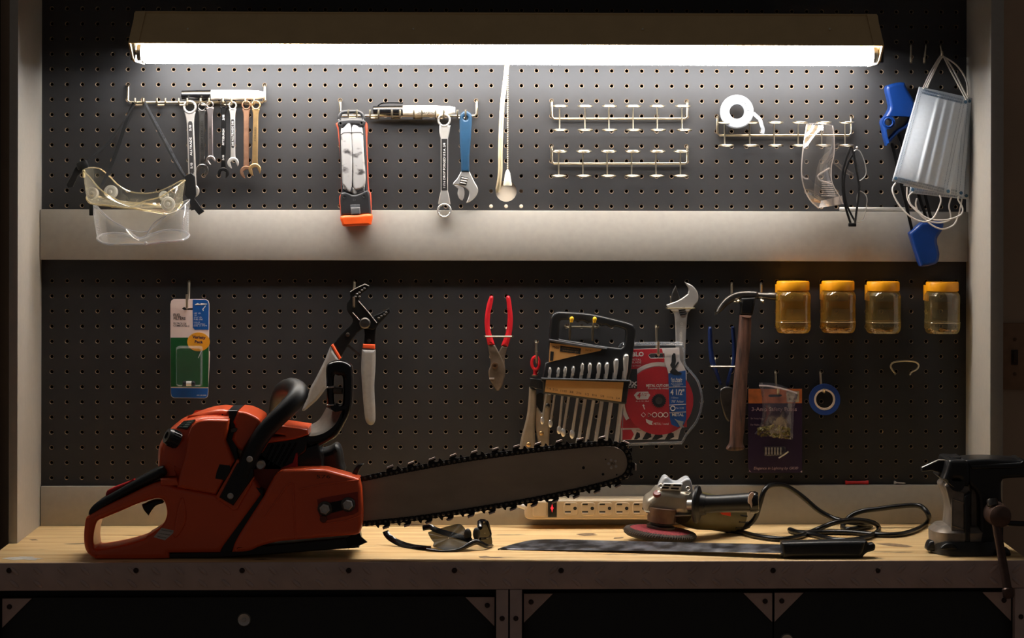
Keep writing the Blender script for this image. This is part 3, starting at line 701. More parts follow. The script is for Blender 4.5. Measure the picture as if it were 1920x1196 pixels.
obj('strap_clip', join(pbox(167, 383, 174.5, 404, .066, .006, .0012)), m_rubber, t)
ribbon([(251, 192, .030), (238, 225, .028), (218, 285, .026), (200, 330, .03), (178, 372, .05), (171, 386, .062)], .0042, m_strap, t)
# ------------------------------------------------------------------ tape roll, glasses, steel rod
zz = Z(1320, 165, 4.35)
c0 = zz([(266, 197)])[0]; ro = mm(31.5, .03); ri = mm(13.8, .03); o = P(*c0, .020)
t = thing('tape_roll', 'white thread tape spool resting on the right ring rack, tail hanging', 'tape', o + V((0, 0, -ro)))
m_tw = pbr('white_spool', C(136, 140, 146), .45, 0, .03)
obj('spool', g_lathe([(ri, 0), (ro, 0), (ro, .0014), (ro * .93, .002), (ro * .9, .0035), (ro * .9, .0115), (ro * .93, .0125), (ro, .013), (ro, .0145), (ro * .93, .0155), (ro * .9, .0148), (ri * 1.15, .0148), (ri, .0142)], o, (-.06, -1, .05), 40, True), m_tw, t)
obj('tape_tail', g_tube([P(*p) for p in [q + (dd,) for q, dd in zip(zz([(400, 205), (430, 232), (456, 258), (470, 305), (480, 335), (474, 372)]), (.028, .03, .032, .034, .033, .034))]], 1, 6, False, 4, (.0042, .0007, V((.5, -1, .3)))), m_tw, t)
its = []
for i, chh in enumerate('AMPLE'):
    a = math.radians(-62 + i * 14); its.append((chh, c0[0] + 21.5 * math.cos(a), c0[1] + 21.5 * math.sin(a), 4.2, None, math.degrees(a) + 90))
obj('lettering', texts(its, .0378), m_ink, t)

m_gl = thin('safety_glass_plastic', (.95, .93, .91, 1), C(232, 222, 216), .04, .07, .45)
m_gle = thin('safety_glass_edge', (.9, .87, .85, 1), C(240, 228, 222), .4, .2, .8, .1)
t = thing('safety_glasses', 'clear wraparound safety glasses hanging upright from the right ring rack', 'safety glasses', P(1545, 392, .03))
Lf = zz([(838, 300), (822, 400), (803, 545), (796, 690), (818, 815), (868, 915), (935, 978)])
Rt = zz([(1048, 308), (1062, 400), (1062, 540), (1040, 640), (1045, 770), (1105, 880), (1135, 945)])
A = crom3([P(x, y, dd) for (x, y), dd in zip(Lf, (.04, .05, .06, .064, .06, .05, .038))], 6); B = crom3([P(x, y, dd) for (x, y), dd in zip(Rt, (.045, .05, .05, .046, .05, .046, .038))], 6)
rows = []
for k in range(9):
    s = k / 8; rows.append([a.lerp(b, s) + V((0, -.012 * math.sin(PI * s), 0)) for a, b in zip(A, B)])
obj('wrap_lens', g_loft(rows, False), m_gl, t, 180)
obj('lens_edge', g_tube(A, .0011, 8), m_gle, t); obj('lens_edge', g_tube(B, .001, 8), m_gle, t)
obj('brow_shield', g_loft([[a, a.lerp(b, .5) + V((0, -.014, .002)), b] for a, b in ((rows[0][0], rows[-1][0]), (rows[0][0] + V((.002, .03, .003)), rows[-1][0] + V((-.002, .03, .003))))], False), m_gle, t)
obj('lower_shield', g_loft([crom3([rows[0][-1], rows[4][-1], rows[-1][-1]], 5), crom3([rows[0][-1] + V((.004, 0, .012)), rows[4][-1] + V((0, 0, .013)), rows[-1][-1] + V((-.002, 0, .014))], 5)], False), m_gle, t)
def w3(l, dd): return [q + (dd if not isinstance(dd, (list, tuple)) else dd[i],) for i, q in enumerate(zz(l))]
obj('nose_bridge_highlight', wire(w3([(1025, 652), (985, 675), (938, 706), (928, 725), (950, 752), (1000, 770), (1045, 784)], .062), .0014, 8, 4), m_gle, t)  # pale tube drawn in for the highlight along the nose bridge
obj('nose_notch', wire(w3([(800, 715), (820, 735), (850, 740)], .063), .0012, 8, 3), m_gle, t)
def arm(pp, dd, w):
    return g_tube([P(*p) for p in w3(pp, dd)], 1, 8, False, 4, (w, .0012, V((0, -1, 0))))
obj('temple_arm', arm([(1108, 462), (1088, 478), (1040, 520), (985, 570), (955, 615), (935, 700), (922, 800), (918, 920)], .03, .0046), m_gl, t)
obj('temple_arm', arm([(1035, 570), (1080, 615), (1140, 665), (1195, 700), (1215, 708)], .022, .004), m_gl, t)
obj('vent_grille', join(*[wire(w3([(960 - i * .5, 760 + i * 17), (1035 + i * 6, 762 + i * 17)], .055), .0006, 5) for i in range(8)]), m_gle, t)

m_spec = pbr('black_acetate', C(24, 23, 23), .28, 0, .1)
m_lens = thin('spectacle_lens', (.96, .96, .95, 1), C(190, 190, 190), .03, .06, .3)
t = thing('eyeglasses', 'black framed reading glasses hanging beside the clear safety glasses', 'eyeglasses', P(1603, 424, .03))
up = w3([(1222, 520), (1262, 508), (1295, 560), (1318, 640), (1318, 710), (1270, 755), (1252, 720), (1238, 620)], .045)
lo_ = w3([(1258, 848), (1305, 858), (1328, 895), (1325, 960), (1302, 1070), (1268, 1090), (1238, 1088), (1245, 985)], .045)
for l in (up, lo_):
    pp = crom3([P(*p) for p in l], 5, True)
    obj('lens_rim', g_tube(pp, .00085, 8, True), m_satin, t)
    cc = sum(pp, V()) / len(pp)
    obj('lens', g_loft([pp, [cc + (p - cc) * .5 + V((0, -.001, 0)) for p in pp], [cc + (p - cc) * .02 + V((0, -.0013, 0)) for p in pp]], True), m_lens, t, 180)
obj('brow_bar', wire(w3([(1205, 485), (1225, 560), (1245, 680), (1262, 770), (1262, 850), (1248, 980), (1232, 1100)], .047), .0019, 8, 4), m_spec, t)
obj('temple', g_tube([P(*p) for p in w3([(1192, 490), (1158, 580), (1132, 680), (1128, 780), (1146, 930), (1172, 1030), (1200, 1115)], .036)], 1, 8, False, 4, (.0021, .0012, V((0, -1, 0)))), m_spec, t)
obj('temple', g_tube([P(*p) for p in w3([(1230, 520), (1185, 590), (1152, 690), (1142, 780), (1152, 900), (1185, 1000), (1240, 1100)], .043)], 1, 8, False, 4, (.0018, .001, V((0, -1, 0)))), m_spec, t)
obj('hinge', join(pbox(1591, 418, 1606, 425, .046, .008, .0015)), m_spec, t)
obj('hinge', g_ball(P(*zz([(1248, 486)])[0], .046), .0022, 8), m_satin, t)

a, b = P(1574, 389, .0075), P(1702, 389.5, .0075); zt_ = zr0
a.z = zr0 + .0036; b.z = zr0 + .0034
tag(obj('steel_rod', g_lathe([(.0031, 0), (.0035, .001), (.0035, (b - a).length - .001), (.0031, (b - a).length)], a, b - a, 16), m_satin), 'short grey steel rod lying on the middle rail below the eyeglasses', 'rod')

# ------------------------------------------------------------------ hooks on the right, blue tool, face masks
def jhook(label, x, y0, y1, tipy, d=.032, dx=0, group='single pegboard hooks', r=.0019):
    pts = [P(x, y0, -.006), P(x, y0, .004), P(x, y0 + 2.5, .0065), P(x + dx, y1 - 3, .0065), P(x + dx, y1, .010), P(x + dx, y1 + .5, d - .006), P(x + dx, y1 - 1.5, d), P(x + dx, tipy, d + .001)]
    return tag(obj('peg_hook', g_tube(pts, r, 10), m_wire), label, 'hook', group)
jhook('bare single hook nearest the lamp at the upper right', 1708, 85, 117.5, 108, .03, 0)
jhook('bare single hook between the nearest hook and the mask hook', 1736, 85, 117.5, 108, .03, -3)
jhook('hook at the upper right from which the face masks hang', 1763.5, 85, 106, 96, .045, 3)

m_bl = pbr('blue_moulded_plastic', C(10, 54, 124), .36, 0, .05)
t = thing('hand_tool', 'blue handled hand tool with thin black bars hanging behind the face masks', 'hand tool', P(1735, 500, .02))
zz = Z(1640, 70, 5.2); zy = Z(1640, 300, 5.2)
d = .046
obj('upper_grip', plate(zz([(116, 492), (160, 456), (240, 438), (296, 440, 1), (330, 520), (385, 620), (400, 760), (330, 870), (240, 930, 1), (122, 1056, 1), (96, 960), (76, 850), (84, 800), (106, 768), (148, 690), (140, 620)]), d, .034, .005, True, [zz(circ(136, 828, 34, 18))], hs=False, res=3), m_bl, t)
obj('pivot_ring', g_tube([P(*p, d + .001) for p in zz(circ(136, 828, 42, 24))], .0014, 8, True), m_bl, t)
obj('lower_grip', plate(zy([(340, 715, 1), (455, 608, 1), (560, 596), (680, 600, 1), (664, 680), (612, 770), (625, 860), (636, 930), (602, 1012), (470, 1040), (440, 1015), (398, 900)]), .05, .028, .005, True, res=3), m_bl, t)
for p0, p1 in (((1672, 268), (1711, 436)), ((1684, 250), (1742, 425)), ((1733, 360), (1750, 428))):
    obj('bar', g_tube([P(*p0, .032), P(*p1, .034)], 1, 4, False, 0, (.0036, .0016, V((0, -1, 0)))), m_blackst, t)

m_mask = pbr('pale_blue_mask_cloth', C(208, 216, 226), .8, 0, .03, 200, .15)
m_loop = pbr('white_elastic', C(222, 214, 206), .7, 0, .04, 200)
m_stit = pbr('stitch_blue', C(70, 104, 132), .8)
def mask(label, TL, TR, BR, BL, d, front, loops):
    t = thing('face_mask', label, 'face mask', P((BL[0] + BR[0]) / 2, max(BL[1], BR[1]), d), 'disposable face masks on the upper right hook')
    nu, nv = 44, 14
    def pt(u, v, e=0):
        x = (TL[0] * (1 - u) + TR[0] * u) * (1 - v) + (BL[0] * (1 - u) + BR[0] * u) * v
        y = (TL[1] * (1 - u) + TR[1] * u) * (1 - v) + (BL[1] * (1 - u) + BR[1] * u) * v
        f = 0
        for c in (.40, .56, .72):                   # pleats: each one a sharp step and a slow slope back
            w = (u - c) / .16
            if 0 <= w < 1: f = max(f, .0042 * (1 - w) ** 1.3 * min(1, w / .12))
        mid = math.sin(PI * v) ** .6
        b = .010 * math.sin(PI * u) ** 1.2 * math.sin(PI * v) ** .7
        return P(x, y, d + b + f * mid + e)
    rows = [[pt(i / nu, j / nv) for i in range(nu + 1)] for j in range(nv + 1)]
    obj('cloth', g_loft(rows, False), m_mask, t, 60, solid=.0009)
    st = []
    for u in (.035, .075, .875, .93):
        for k in range(58):
            v = .04 + k * .0161
            st.append(g_tube([pt(u, v, .0011), pt(u, v + .008, .0011)], .00035, 4))
    for v in (.022, .05, .955, .982):
        for k in range(40):
            u = .1 + k * .02; st.append(g_tube([pt(u, v - .010, .001), pt(u, v + .010, .001)], .0003, 4))
    obj('stitching', join(*st), m_stit, t)
    for u, v in ((.955, .035), (.96, .965), (.05, .965)):
        obj('weld_spot', g_lathe([(.003, 0), (.0028, .0005), (0, .0006)], pt(u, v, .0005), (0, -1, 0), 12), m_stit, t)
    for l in loops:
        obj('ear_loop', g_tube([P(*p) for p in l], .0014, 8, False, 6), m_loop, t)
    return t
hk = (1765, 107)
ly = lambda pts, ds: [q_ + (dd,) for q_, dd in zip(zy(pts), ds)]
mask('face mask at the front of the hanging bunch', (1723, 162.5), (1816, 186), (1781, 366), (1672.5, 339.5), .070, True,
     [[(1731, 165, .072), (1745, 135, .06), (1762, 107, .042), (1768, 105, .042), (1780, 128, .055), (1800, 165, .068), (1812, 187, .072)],
      ly([(205, 222), (176, 270), (182, 330), (240, 440), (340, 545), (430, 592), (505, 600), (570, 565), (615, 490), (645, 400), (632, 340)], (.071, .072, .073, .074, .075, .075, .075, .075, .074, .073, .072))])
mask('face mask second in the hanging bunch, just behind the front one', (1728, 163), (1822.5, 184), (1806, 369), (1694, 348), .054, False,
     [[(1734, 165, .056), (1748, 137, .05), (1764, 108, .041), (1771, 108, .041), (1787, 130, .048), (1806, 168, .054), (1815, 185, .056)],
      ly([(318, 262), (322, 380), (380, 470), (500, 560), (600, 585), (720, 580), (830, 540), (860, 490), (845, 440), (815, 390), (818, 350)], (.056, .058, .06, .062, .062, .062, .062, .061, .06, .058, .056))])
mask('face mask rearmost in the hanging bunch, showing a blue edge at the right', (1732, 165), (1824, 188), (1816, 374), (1705, 362), .040, False,
     [[(1738, 165, .042), (1750, 138, .041), (1765, 109, .040), (1774, 109, .040), (1796, 125, .041), (1812, 152, .042), (1815, 182, .042)],
      ly([(412, 372), (402, 440), (440, 530), (520, 590), (620, 612), (720, 590), (742, 540), (725, 460), (735, 400), (750, 360)], (.042, .044, .046, .048, .05, .05, .048, .046, .044, .042)),
      ly([(372, 312), (335, 350), (350, 430), (430, 500), (540, 620), (650, 672), (760, 640), (810, 560), (835, 470), (850, 380)], (.042, .046, .05, .052, .054, .056, .054, .05, .046, .042))])
# ------------------------------------------------------------------ lower board: fuel filter card
def jhook2(label, x, y0, y1, x2, ytip, d, group='single pegboard hooks', r=.0021, mat=None):
    """hook: out of a hole at y0, down along the board to y1, forward to d and up to a tip"""
    pts = [P(x, y0, -.006), P(x, y0, .004), P(x, y0 + 2.5, .007), P(x + (x2 - x) * .3, y1 - 4, .007), P(x2, y1, .011), P(x2, y1 + .5, d - .006), P(x2, y1 - 1.5, d), P(x2, ytip, d + .001)]
    return tag(obj('peg_hook', g_tube(pts, r, 10), mat or m_wire), label, 'hook', group)
zz = Z(300, 520, 4.983)
m_card = pbr('card_white', C(226, 208, 204), .55, 0, .03)
m_cblue = pbr('card_blue', C(20, 84, 160), .4, 0, .06)
m_cgreen = pbr('card_green', C(22, 86, 44), .4, 0, .12, 30)
m_cyel = pbr('sticker_yellow', C(232, 160, 40), .4, 0, .08)
d = .030
slot = zz([(205, 292), (225, 276), (240, 286), (250, 290), (335, 284), (355, 290), (335, 306), (225, 306)])
t = thing('fuel_filter_pack', 'carded fuel filter pack with green and blue panels hanging on a hook', 'package', P(356, 746, d))
obj('backing_card', plate(zz([(97, 250, 1), (106, 218), (128, 203, 1), (428, 204, 1), (452, 218), (461, 248, 1), (458, 690, 1), (466, 720), (452, 1020, 1), (449, 1095, 1), (440, 1120), (420, 1130, 1), (130, 1127, 1), (106, 1112), (100, 1080, 1), (97, 560, 1)]), d, .0012, .0003, True, [slot], hs=False), m_card, t)
def patch(name, pts, mat, par, dd, sm=False, holes=()): return obj(name, plate(pts, dd, .0004, .00005, sm, holes, hs=False), mat, par)
patch('blue_panel', zz([(306, 207), (424, 208), (446, 220), (456, 250), (454, 488), (325, 488), (308, 470), (305, 308)]), m_cblue, t, d + .0003)
patch('green_panel', zz([(99, 562), (458, 562), (452, 1026), (101, 1022)]), m_cgreen, t, d + .0003)
patch('blue_base', zz([(101, 1032), (451, 1036), (446, 1098), (436, 1118), (420, 1126), (132, 1123), (110, 1110), (103, 1080)]), m_cblue, t, d + .0003)
patch('variety_sticker', zz(circ(360, 602, 106, 30, 88)), m_cyel, t, d + .0006)
obj('lettering', texts([('FUEL', *zz([(160, 354)])[0], 5.2, 14, 2, 0, .02), ('FILTERS', *zz([(182, 384)])[0], 5.2, 22, 2, 0, .02), ('FILTROS DE', *zz([(186, 432)])[0], 3.4, 24, 2, 0, .01), ('COMBUSTIBLE', *zz([(200, 454)])[0], 3.4, 30, 2, 0, .01)], d + .0002), m_ink, t)
obj('lettering', texts([('Variety', *zz([(364, 560)])[0], 5.5, 25, 4, 0, .03), ('Pack', *zz([(362, 604)])[0], 5, 16, 4, 0, .03)], d + .0007), pbr('navy_ink', C(24, 22, 70), .5), t)
obj('lettering', texts([('1/8" I.D.', *zz([(350, 336)])[0], 2.6, 13), ('OR', *zz([(332, 354)])[0], 2.4, 5), ('3/16" I.D.', *zz([(355, 374)])[0], 2.6, 15), ('FUEL LINE', *zz([(358, 393)])[0], 2.8, 16), ('LINEA DE', *zz([(345, 420)])[0], 2, 11), ('COMBUSTIBLE', *zz([(370, 437)])[0], 2, 20), ('DE 3 MM', *zz([(378, 453)])[0], 2, 24), ('490-240-0008', *zz([(388, 1102)])[0], 2.4, 18)], d + .0005), m_wink, t)
obj('trimmer_drawing', join(plate(zz([(322, 258), (350, 238), (385, 256)]), d + .0006, .0003, .00004, False), plate(zz([(380, 240), (440, 246), (440, 252), (380, 258)]), d + .0006, .0003, .00004, False), plate(zz([(424, 262), (430, 266), (404, 300), (410, 312), (402, 314), (394, 298)]), d + .0006, .0003, .00004, False)), m_wink, t)
patch('pointer_line', zz([(388, 678), (394, 680), (360, 754), (354, 752)]), m_wink, t, d + .0006)
bl = [zz([(150, 655), (175, 640), (385, 640), (398, 655), (396, 1005), (380, 1018), (170, 1018), (152, 1005)])]
o1 = [P(*p, d + .0006) for p in bl[0]]; cc = sum(o1, V()) / 8
o2 = [cc + (p - cc) * .9 + V((0, -.012, 0)) for p in o1]
obj('blister', g_loft([o1, o2, [cc + V((0, -.012, 0)) + (p - cc) * .01 for p in o1]], True), m_clear, t, 30)
fx = P(*zz([(240, 992)])[0], d + .007)
obj('fuel_filter', join(g_lathe([(.003, -.005), (.0045, -.004), (.0045, 0), (.0038, .0005), (.0038, .010), (.0045, .0105), (.0045, .0145), (.003, .016)], fx, (1, 0, 0), 16), ), m_blackp, t)
obj('filter_body', g_lathe([(.0041, .0012), (.0041, .0098)], fx, (1, 0, 0), 16), m_wink, t)
jhook2('chrome hook holding the fuel filter pack', 354.5, 527, 577, 350.5, 552, .036)

# ------------------------------------------------------------------ grey handled groove pliers
zz = Z(560, 520, 4.125)
m_grip = pbr('grey_cushion_grip', C(134, 130, 126), .6, 0, .08, 160, .15)
m_grub = pbr('grip_orange', C(230, 84, 34), .5, 0, .05)
t = thing('groove_pliers', 'large black groove-joint pliers with grey cushioned handles hanging behind the chainsaw', 'pliers', P(690, 797, .03))
d = .034
obj('upper_jaw', plate(zz([(376, 195), (398, 160), (396, 112), (430, 88), (512, 52, 1), (546, 68, 1), (524, 98), (482, 130), (462, 180, 1), (545, 275), (604, 352, 1), (588, 402), (505, 398), (452, 428, 1), (425, 470), (380, 530), (328, 612, 1), (272, 512, 1), (340, 425), (418, 340), (380, 268), (370, 230)]), d, .010, .0016), m_blackst, t)
obj('lower_jaw', plate(zz([(505, 396, 1), (560, 340), (575, 300), (640, 272), (700, 236, 1), (706, 270, 1), (652, 330), (604, 384), (594, 440), (590, 520, 1), (506, 520, 1), (510, 440)]), d - .006, .009, .0016), m_blackst, t)
obj('jaw_edge', join(wire(w := [p + (d + .001,) for p in zz([(462, 182), (545, 275), (604, 352)])], .0006, 5), wire([p + (d + .001,) for p in zz([(400, 112), (432, 90), (512, 52), (544, 66)])], .0007, 5), wire([p + (d + .001,) for p in zz([(418, 272), (470, 330)])], .0006, 5)), m_satin, t)
obj('jaw_teeth', join(*[g_ball(P(*zz([(x, y)])[0], d + .0005), .0022, 8, (1.2, .6, .8)) for x, y in ((440, 150), (452, 130), (470, 118), (490, 100), (508, 86), (470, 150), (620, 315), (640, 300), (662, 288), (676, 272))]), m_dkmetal, t)
obj('pivot_bolt', g_lathe([(mm(43 / 4.125), 0), (mm(43 / 4.125), .002), (mm(34 / 4.125), .0034), (mm(20 / 4.125), .003), (mm(12 / 4.125), .0036), (0, .0036)], P(*zz([(513, 354)])[0], d), (0, -1, 0), 24), m_dkmetal, t)
for x, y in ((380, 444), (543, 492)): obj('rivet', g_lathe([(.0036, 0), (.003, .0012), (0, .0016)], P(*zz([(x, y)])[0], d if x < 500 else d - .006), (0, -1, 0), 14), m_dkmetal, t)
obj('handle_collar', plate(zz([(249, 526), (266, 514), (328, 622), (312, 640)]), d + .003, .014, .002, False), m_grub, t)
obj('handle_collar', plate(zz([(496, 515), (590, 519), (590, 554), (494, 548)]), d - .002, .014, .002, False), m_grub, t)
obj('handle_grip', plate(zz([(243, 534, 1), (318, 642, 1), (262, 690), (225, 760), (212, 850), (150, 940), (80, 1004), (48, 1030), (26, 1030), (40, 990), (62, 940), (92, 850), (130, 782), (196, 650), (226, 576)]), d + .004, .016, .0045, True, res=3), m_grip, t)
obj('handle_grip', plate(zz([(488, 556, 1), (594, 560, 1), (592, 700), (584, 850), (592, 1060), (586, 1124), (556, 1146), (522, 1122), (506, 1050), (490, 850), (482, 700)]), d, .016, .006, True, res=3), m_grip, t)
obj('link_bar', g_tube([P(*p, d - .005) for p in zz([(372, 518), (484, 610)])], 1, 4, False, 0, (.0030, .001, V((0, -1, 0)))), m_dkmetal, t)
jhook2('chrome hook through the jaws of the groove pliers', 664.5, 528, 575, 663.5, 557, .042)

# ------------------------------------------------------------------ red pliers in a loop hook
def loop_hook(label, xl, xr, y, hl, hr, yh, d):
    pts = [P(hl, yh, -.006), P(hl, yh, .004), P(hl, yh + 3, .007), P(hl, y - 4, .008), P(hl - 1, y, .012), P(xl, y, .02), P(xl, y + .3, d - .004), P(xl + 2, y + .4, d), P(xr - 2, y + .4, d), P(xr, y + .3, d - .004), P(xr, y, .02), P(hr + 1, y, .012), P(hr, y - 4, .008), P(hr, yh + 3, .007), P(hr, yh, .004), P(hr, yh, -.006)]
    return tag(obj('loop_hook', g_tube(pts, .0015, 8), m_wire), label, 'hook', 'wire loop tool holders')
zz = Z(890, 540, 3.856)
loop_hook('wire loop holding the red handled pliers', 908, 961.5, 630.5, 919.5, 949.5, 614, .034)
t = thing('slip_joint_pliers', 'worn slip-joint pliers with red dipped handles, jaws hanging down', 'pliers', P(932, 732, .02))
d = .026
obj('handle_grip', plate(zz([(106, 68), (120, 56), (134, 66), (130, 110), (112, 200), (113, 300), (146, 410, 1), (94, 414, 1), (78, 330), (72, 230), (86, 130)]), d + .002, .011, .005, True, res=3), m_red, t)
obj('handle_grip', plate(zz([(228, 68), (242, 56), (258, 70), (270, 150), (277, 230), (268, 330), (240, 426, 1), (190, 418, 1), (226, 320), (238, 220), (234, 130)]), d - .003, .011, .005, True, res=3), m_red, t)
m_plier = pbr('grimy_plier_steel', C(112, 98, 84), .45, .5, .35, 50, .3)
obj('jaw_half', plate(zz([(196, 420, 1), (238, 424, 1), (216, 510), (222, 600), (214, 650), (180, 700), (150, 600), (160, 500)]), d - .004, .007, .002), m_plier, t)
obj('jaw_half', plate(zz([(94, 412, 1), (146, 412, 1), (200, 515), (218, 590), (214, 650), (194, 715), (164, 744), (134, 700), (106, 655), (100, 600), (116, 540)]), d, .008, .002), m_plier, t)
obj('pivot_bolt', g_lathe([(.006, 0), (.006, .0035), (.003, .004), (.003, .002), (0, .002)], P(*zz([(146, 560)])[0], d), (0, -1, 0), 6), pbr('brown_bolt', C(120, 92, 70), .4, .7), t)
obj('wire_cutter_edge', plate(zz([(104, 648), (142, 648), (142, 660), (106, 660)]), d + .0008, .001, .0002, False), m_satin, t)

# ------------------------------------------------------------------ grey snips with a red ring
t = thing('locking_pliers', 'old grey steel pliers hung by a red ring left of the wrench set', 'pliers', P(995, 842, .02))
d = .024
m_oldst = pbr('old_grey_steel', C(150, 136, 118), .45, .35, .18, 40, .25)
obj('hanging_ring', g_tube([P(x, y, d + .002) for x, y in zz(circ(440, 542, 27, 26, 45))], .0026, 8, True), m_red, t)
obj('adjusting_neck', join(g_lathe([(mm(22 / 3.856), 0), (mm(14 / 3.856), mm(14 / 3.856)), (mm(16 / 3.856), mm(50 / 3.856))], P(*zz([(438, 632)])[0], d - .002), (0, 0, 1), 14)), m_red, t)
obj('steel_ferrule', g_lathe([(mm(24 / 3.856), 0), (mm(24 / 3.856), .0025)], P(*zz([(436, 636)])[0], d - .002), (0, 0, 1), 14), m_wire, t)
obj('band', plate(zz([(400, 650), (440, 652), (500, 665), (496, 742), (398, 712)]), d + .003, .014, .002, False), m_rubber, t)
obj('handle', plate(zz([(394, 716, 1), (446, 732, 1), (446, 850), (436, 960), (436, 1060), (446, 1190, 1), (316, 1190, 1), (340, 1070), (376, 930), (390, 800)]), d, .012, .004, True, res=3), m_oldst, t)
obj('lever', plate(zz([(446, 845, 1), (490, 900), (500, 770, 1), (556, 765, 1), (548, 900), (536, 1190, 1), (470, 1190, 1), (440, 1010), (438, 920)]), d - .003, .009, .003, True), m_oldst, t)
obj('trigger_cutout', plate(zz([(448, 770), (500, 770), (494, 880), (470, 890), (446, 850)]), d - .006, .004, .0005), m_blackp, t)
for x, y in ((482, 1050), (390, 1132), (527, 850)): obj('rivet', g_ball(P(*zz([(x, y)])[0], d - (.003 if x > 400 else 0)), .0042, 12, (1, .6, 1)), m_gold if x != 527 else m_dkmetal, t)
jhook2('hook carrying the red ring of the grey pliers', 1005, 640, 681, 1006.5, 659, .034)

# ------------------------------------------------------------------ wrench set in its carry rack
zz = Z(1010, 570, 4.43)
d = .046
m_goldl = pbr('gold_label', C(206, 154, 92), .4, .15, .06, 20)
t = thing('wrench_rack', 'black plastic carry rack with gold labels holding ten combination wrenches', 'wrench rack', P(1095, 758, .03))
hole = zz([(178, 150), (200, 134), (300, 140), (325, 155), (350, 142), (385, 150), (405, 165), (440, 155), (490, 165), (520, 185), (560, 178), (600, 200), (640, 190), (690, 202), (716, 216), (722, 250), (712, 330), (690, 360), (655, 362), (455, 335), (300, 308), (185, 290), (170, 272), (174, 200)])
obj('handle_frame', plate(zz([(84, 312, 1), (92, 180), (104, 105), (150, 66), (240, 66), (420, 80), (600, 118), (760, 160), (800, 195), (806, 240), (796, 330), (784, 420), (768, 560, 1), (742, 640, 1), (30, 632, 1), (52, 488, 1), (78, 480, 1)]), d, .016, .004, True, [hole], hs=True, res=3), m_blackp, t)
obj('holder_bar', plate(zz([(22, 618), (758, 638), (744, 722), (728, 832), (690, 832), (36, 742), (34, 650), (20, 640)]), d + .016, .030, .003, False), m_blackp, t)
obj('top_lip', plate(zz([(86, 290, 1), (180, 305), (320, 330), (570, 366, 1), (568, 378, 1), (320, 352), (180, 326), (88, 308, 1)]), d + .003, .006, .0012), pbr('lip_grey', C(70, 70, 74), .35), t)
obj('ledge', plate(zz([(22, 612), (758, 632), (758, 646), (22, 628)]), d + .019, .006, .0015, False), pbr('lip_grey2', C(60, 62, 66), .35), t)
patch('gold_triangle', zz([(94, 322), (524, 374), (512, 388), (300, 432), (84, 484)]), m_goldl, t, d + .0004)
patch('gold_size_strip', zz([(62, 630), (706, 650), (686, 812), (50, 728)]), m_goldl, t, d + .0165)
patch('black_label', zz([(180, 346), (352, 368), (346, 416), (176, 394)]), m_ink, t, d + .0008)
patch('black_label', zz([(98, 392), (126, 396), (120, 470), (94, 470)]), m_ink, t, d + .0008)
its = []
for i, s in enumerate(('1/4', '5/16', '11/32', '3/8', '7/16', '1/2', '9/16', '5/8', '11/16', '3/4')):
    x, y = zz([((82, 138, 206, 272, 334, 400, 463, 528, 592, 657)[i], (703, 712, 722, 732, 740, 750, 758, 766, 776, 784)[i])])[0]
    its.append((s, x, y, 4, len(s) * 2.3, 7))
obj('size_numbers', texts(its, d + .0168), m_ink, t)
obj('lettering', texts([('TOOLS', *zz([(140, 362)])[0], 4.4, 13, 6, .2, .02), ('SAE SET', *zz([(418, 384)])[0], 3, 14, 8)], d + .0008), m_ink, t)
obj('label_lettering', texts([('COMBINATION', *zz([(265, 372)])[0], 2.4, 32, 7), ('WRENCH SET', *zz([(263, 392)])[0], 2.4, 30, 7)], d + .001), pbr('dim_gold_ink', C(140, 110, 70), .5), t)
tops = [(92, 528, 15, 92), (162, 530, 15, 76), (220, 522, 16, 82), (286, 518, 16, 80), (362, 492, 16, 100), (424, 490, 18, 126), (500, 488, 20, 130), (566, 486, 20, 136), (642, 455, 23, 165), (724, 418, 25, 200)]
bots = [(30, 968), (98, 992), (170, 1045), (204, 1066), (278, 1080), (330, 1146), (382, 1240), (450, 1290), (530, 1320), (622, 1340)]
place = ('first and smallest, under the 1/4 mark', 'second, under the 5/16 mark', 'third, under the 11/32 mark', 'fourth, under the 3/8 mark', 'fifth, under the 7/16 mark', 'sixth, under the 1/2 mark', 'seventh, under the 9/16 mark', 'eighth, under the 5/8 mark', 'ninth, under the 11/16 mark', 'tenth and largest, under the 3/4 mark')
for i in range(10):
    (tx, ty, tw, th_), (bx, by) = tops[i], bots[i]
    w = thing('combination_wrench', 'chrome wrench %s of the black rack' % place[i], 'wrench', P(*zz([(bx, by)])[0], d), 'chrome wrenches in the carry rack')
    dd = d + .008
    hd = zz([(tx - tw * .2, ty), (tx + tw * .7, ty + 2), (tx + tw, ty + 25), (tx + tw * .6, ty + th_ * .75), (tx - tw * .1, ty + th_), (tx - tw * .7, ty + th_), (tx - tw * .75, ty + th_ * .6), (tx - tw * .85, ty + 30)])
    obj('open_end', plate(hd, dd + .006, .012, .004, True, res=3), m_chrome, w)
    s0 = zz([(tx - tw * .3, ty + th_ * .7)])[0]; b0 = zz([(bx, by)])[0]
    rs = mm((5.5 + i * .85) / 4.43 * 1.6)
    obj('shank', g_tube([P(*s0, dd), P(s0[0] * .4 + b0[0] * .6, s0[1] * .4 + b0[1] * .6, dd - .002), P(*b0, dd - .003)], 1, 8, False, 3, (rs, rs * .62, V((.55, -1, 0)).normalized())), m_satin if i % 2 else m_chrome, w)
    br = mm((19 + i * 1.2) / 4.43)
    obj('box_end', g_ball(P(*b0, dd - .003), br, 12, (.95, .7, 1.7)), m_chrome, w)
pr_ = zz([(258, 128), (258, 180), (258, 292), (448, 128), (444, 190), (448, 295), (218, 186), (488, 190)])
hkk = thing('double_hook', 'double wire hook with yellow capped tips holding the black wrench rack', 'hook', P(*pr_[2], .02))
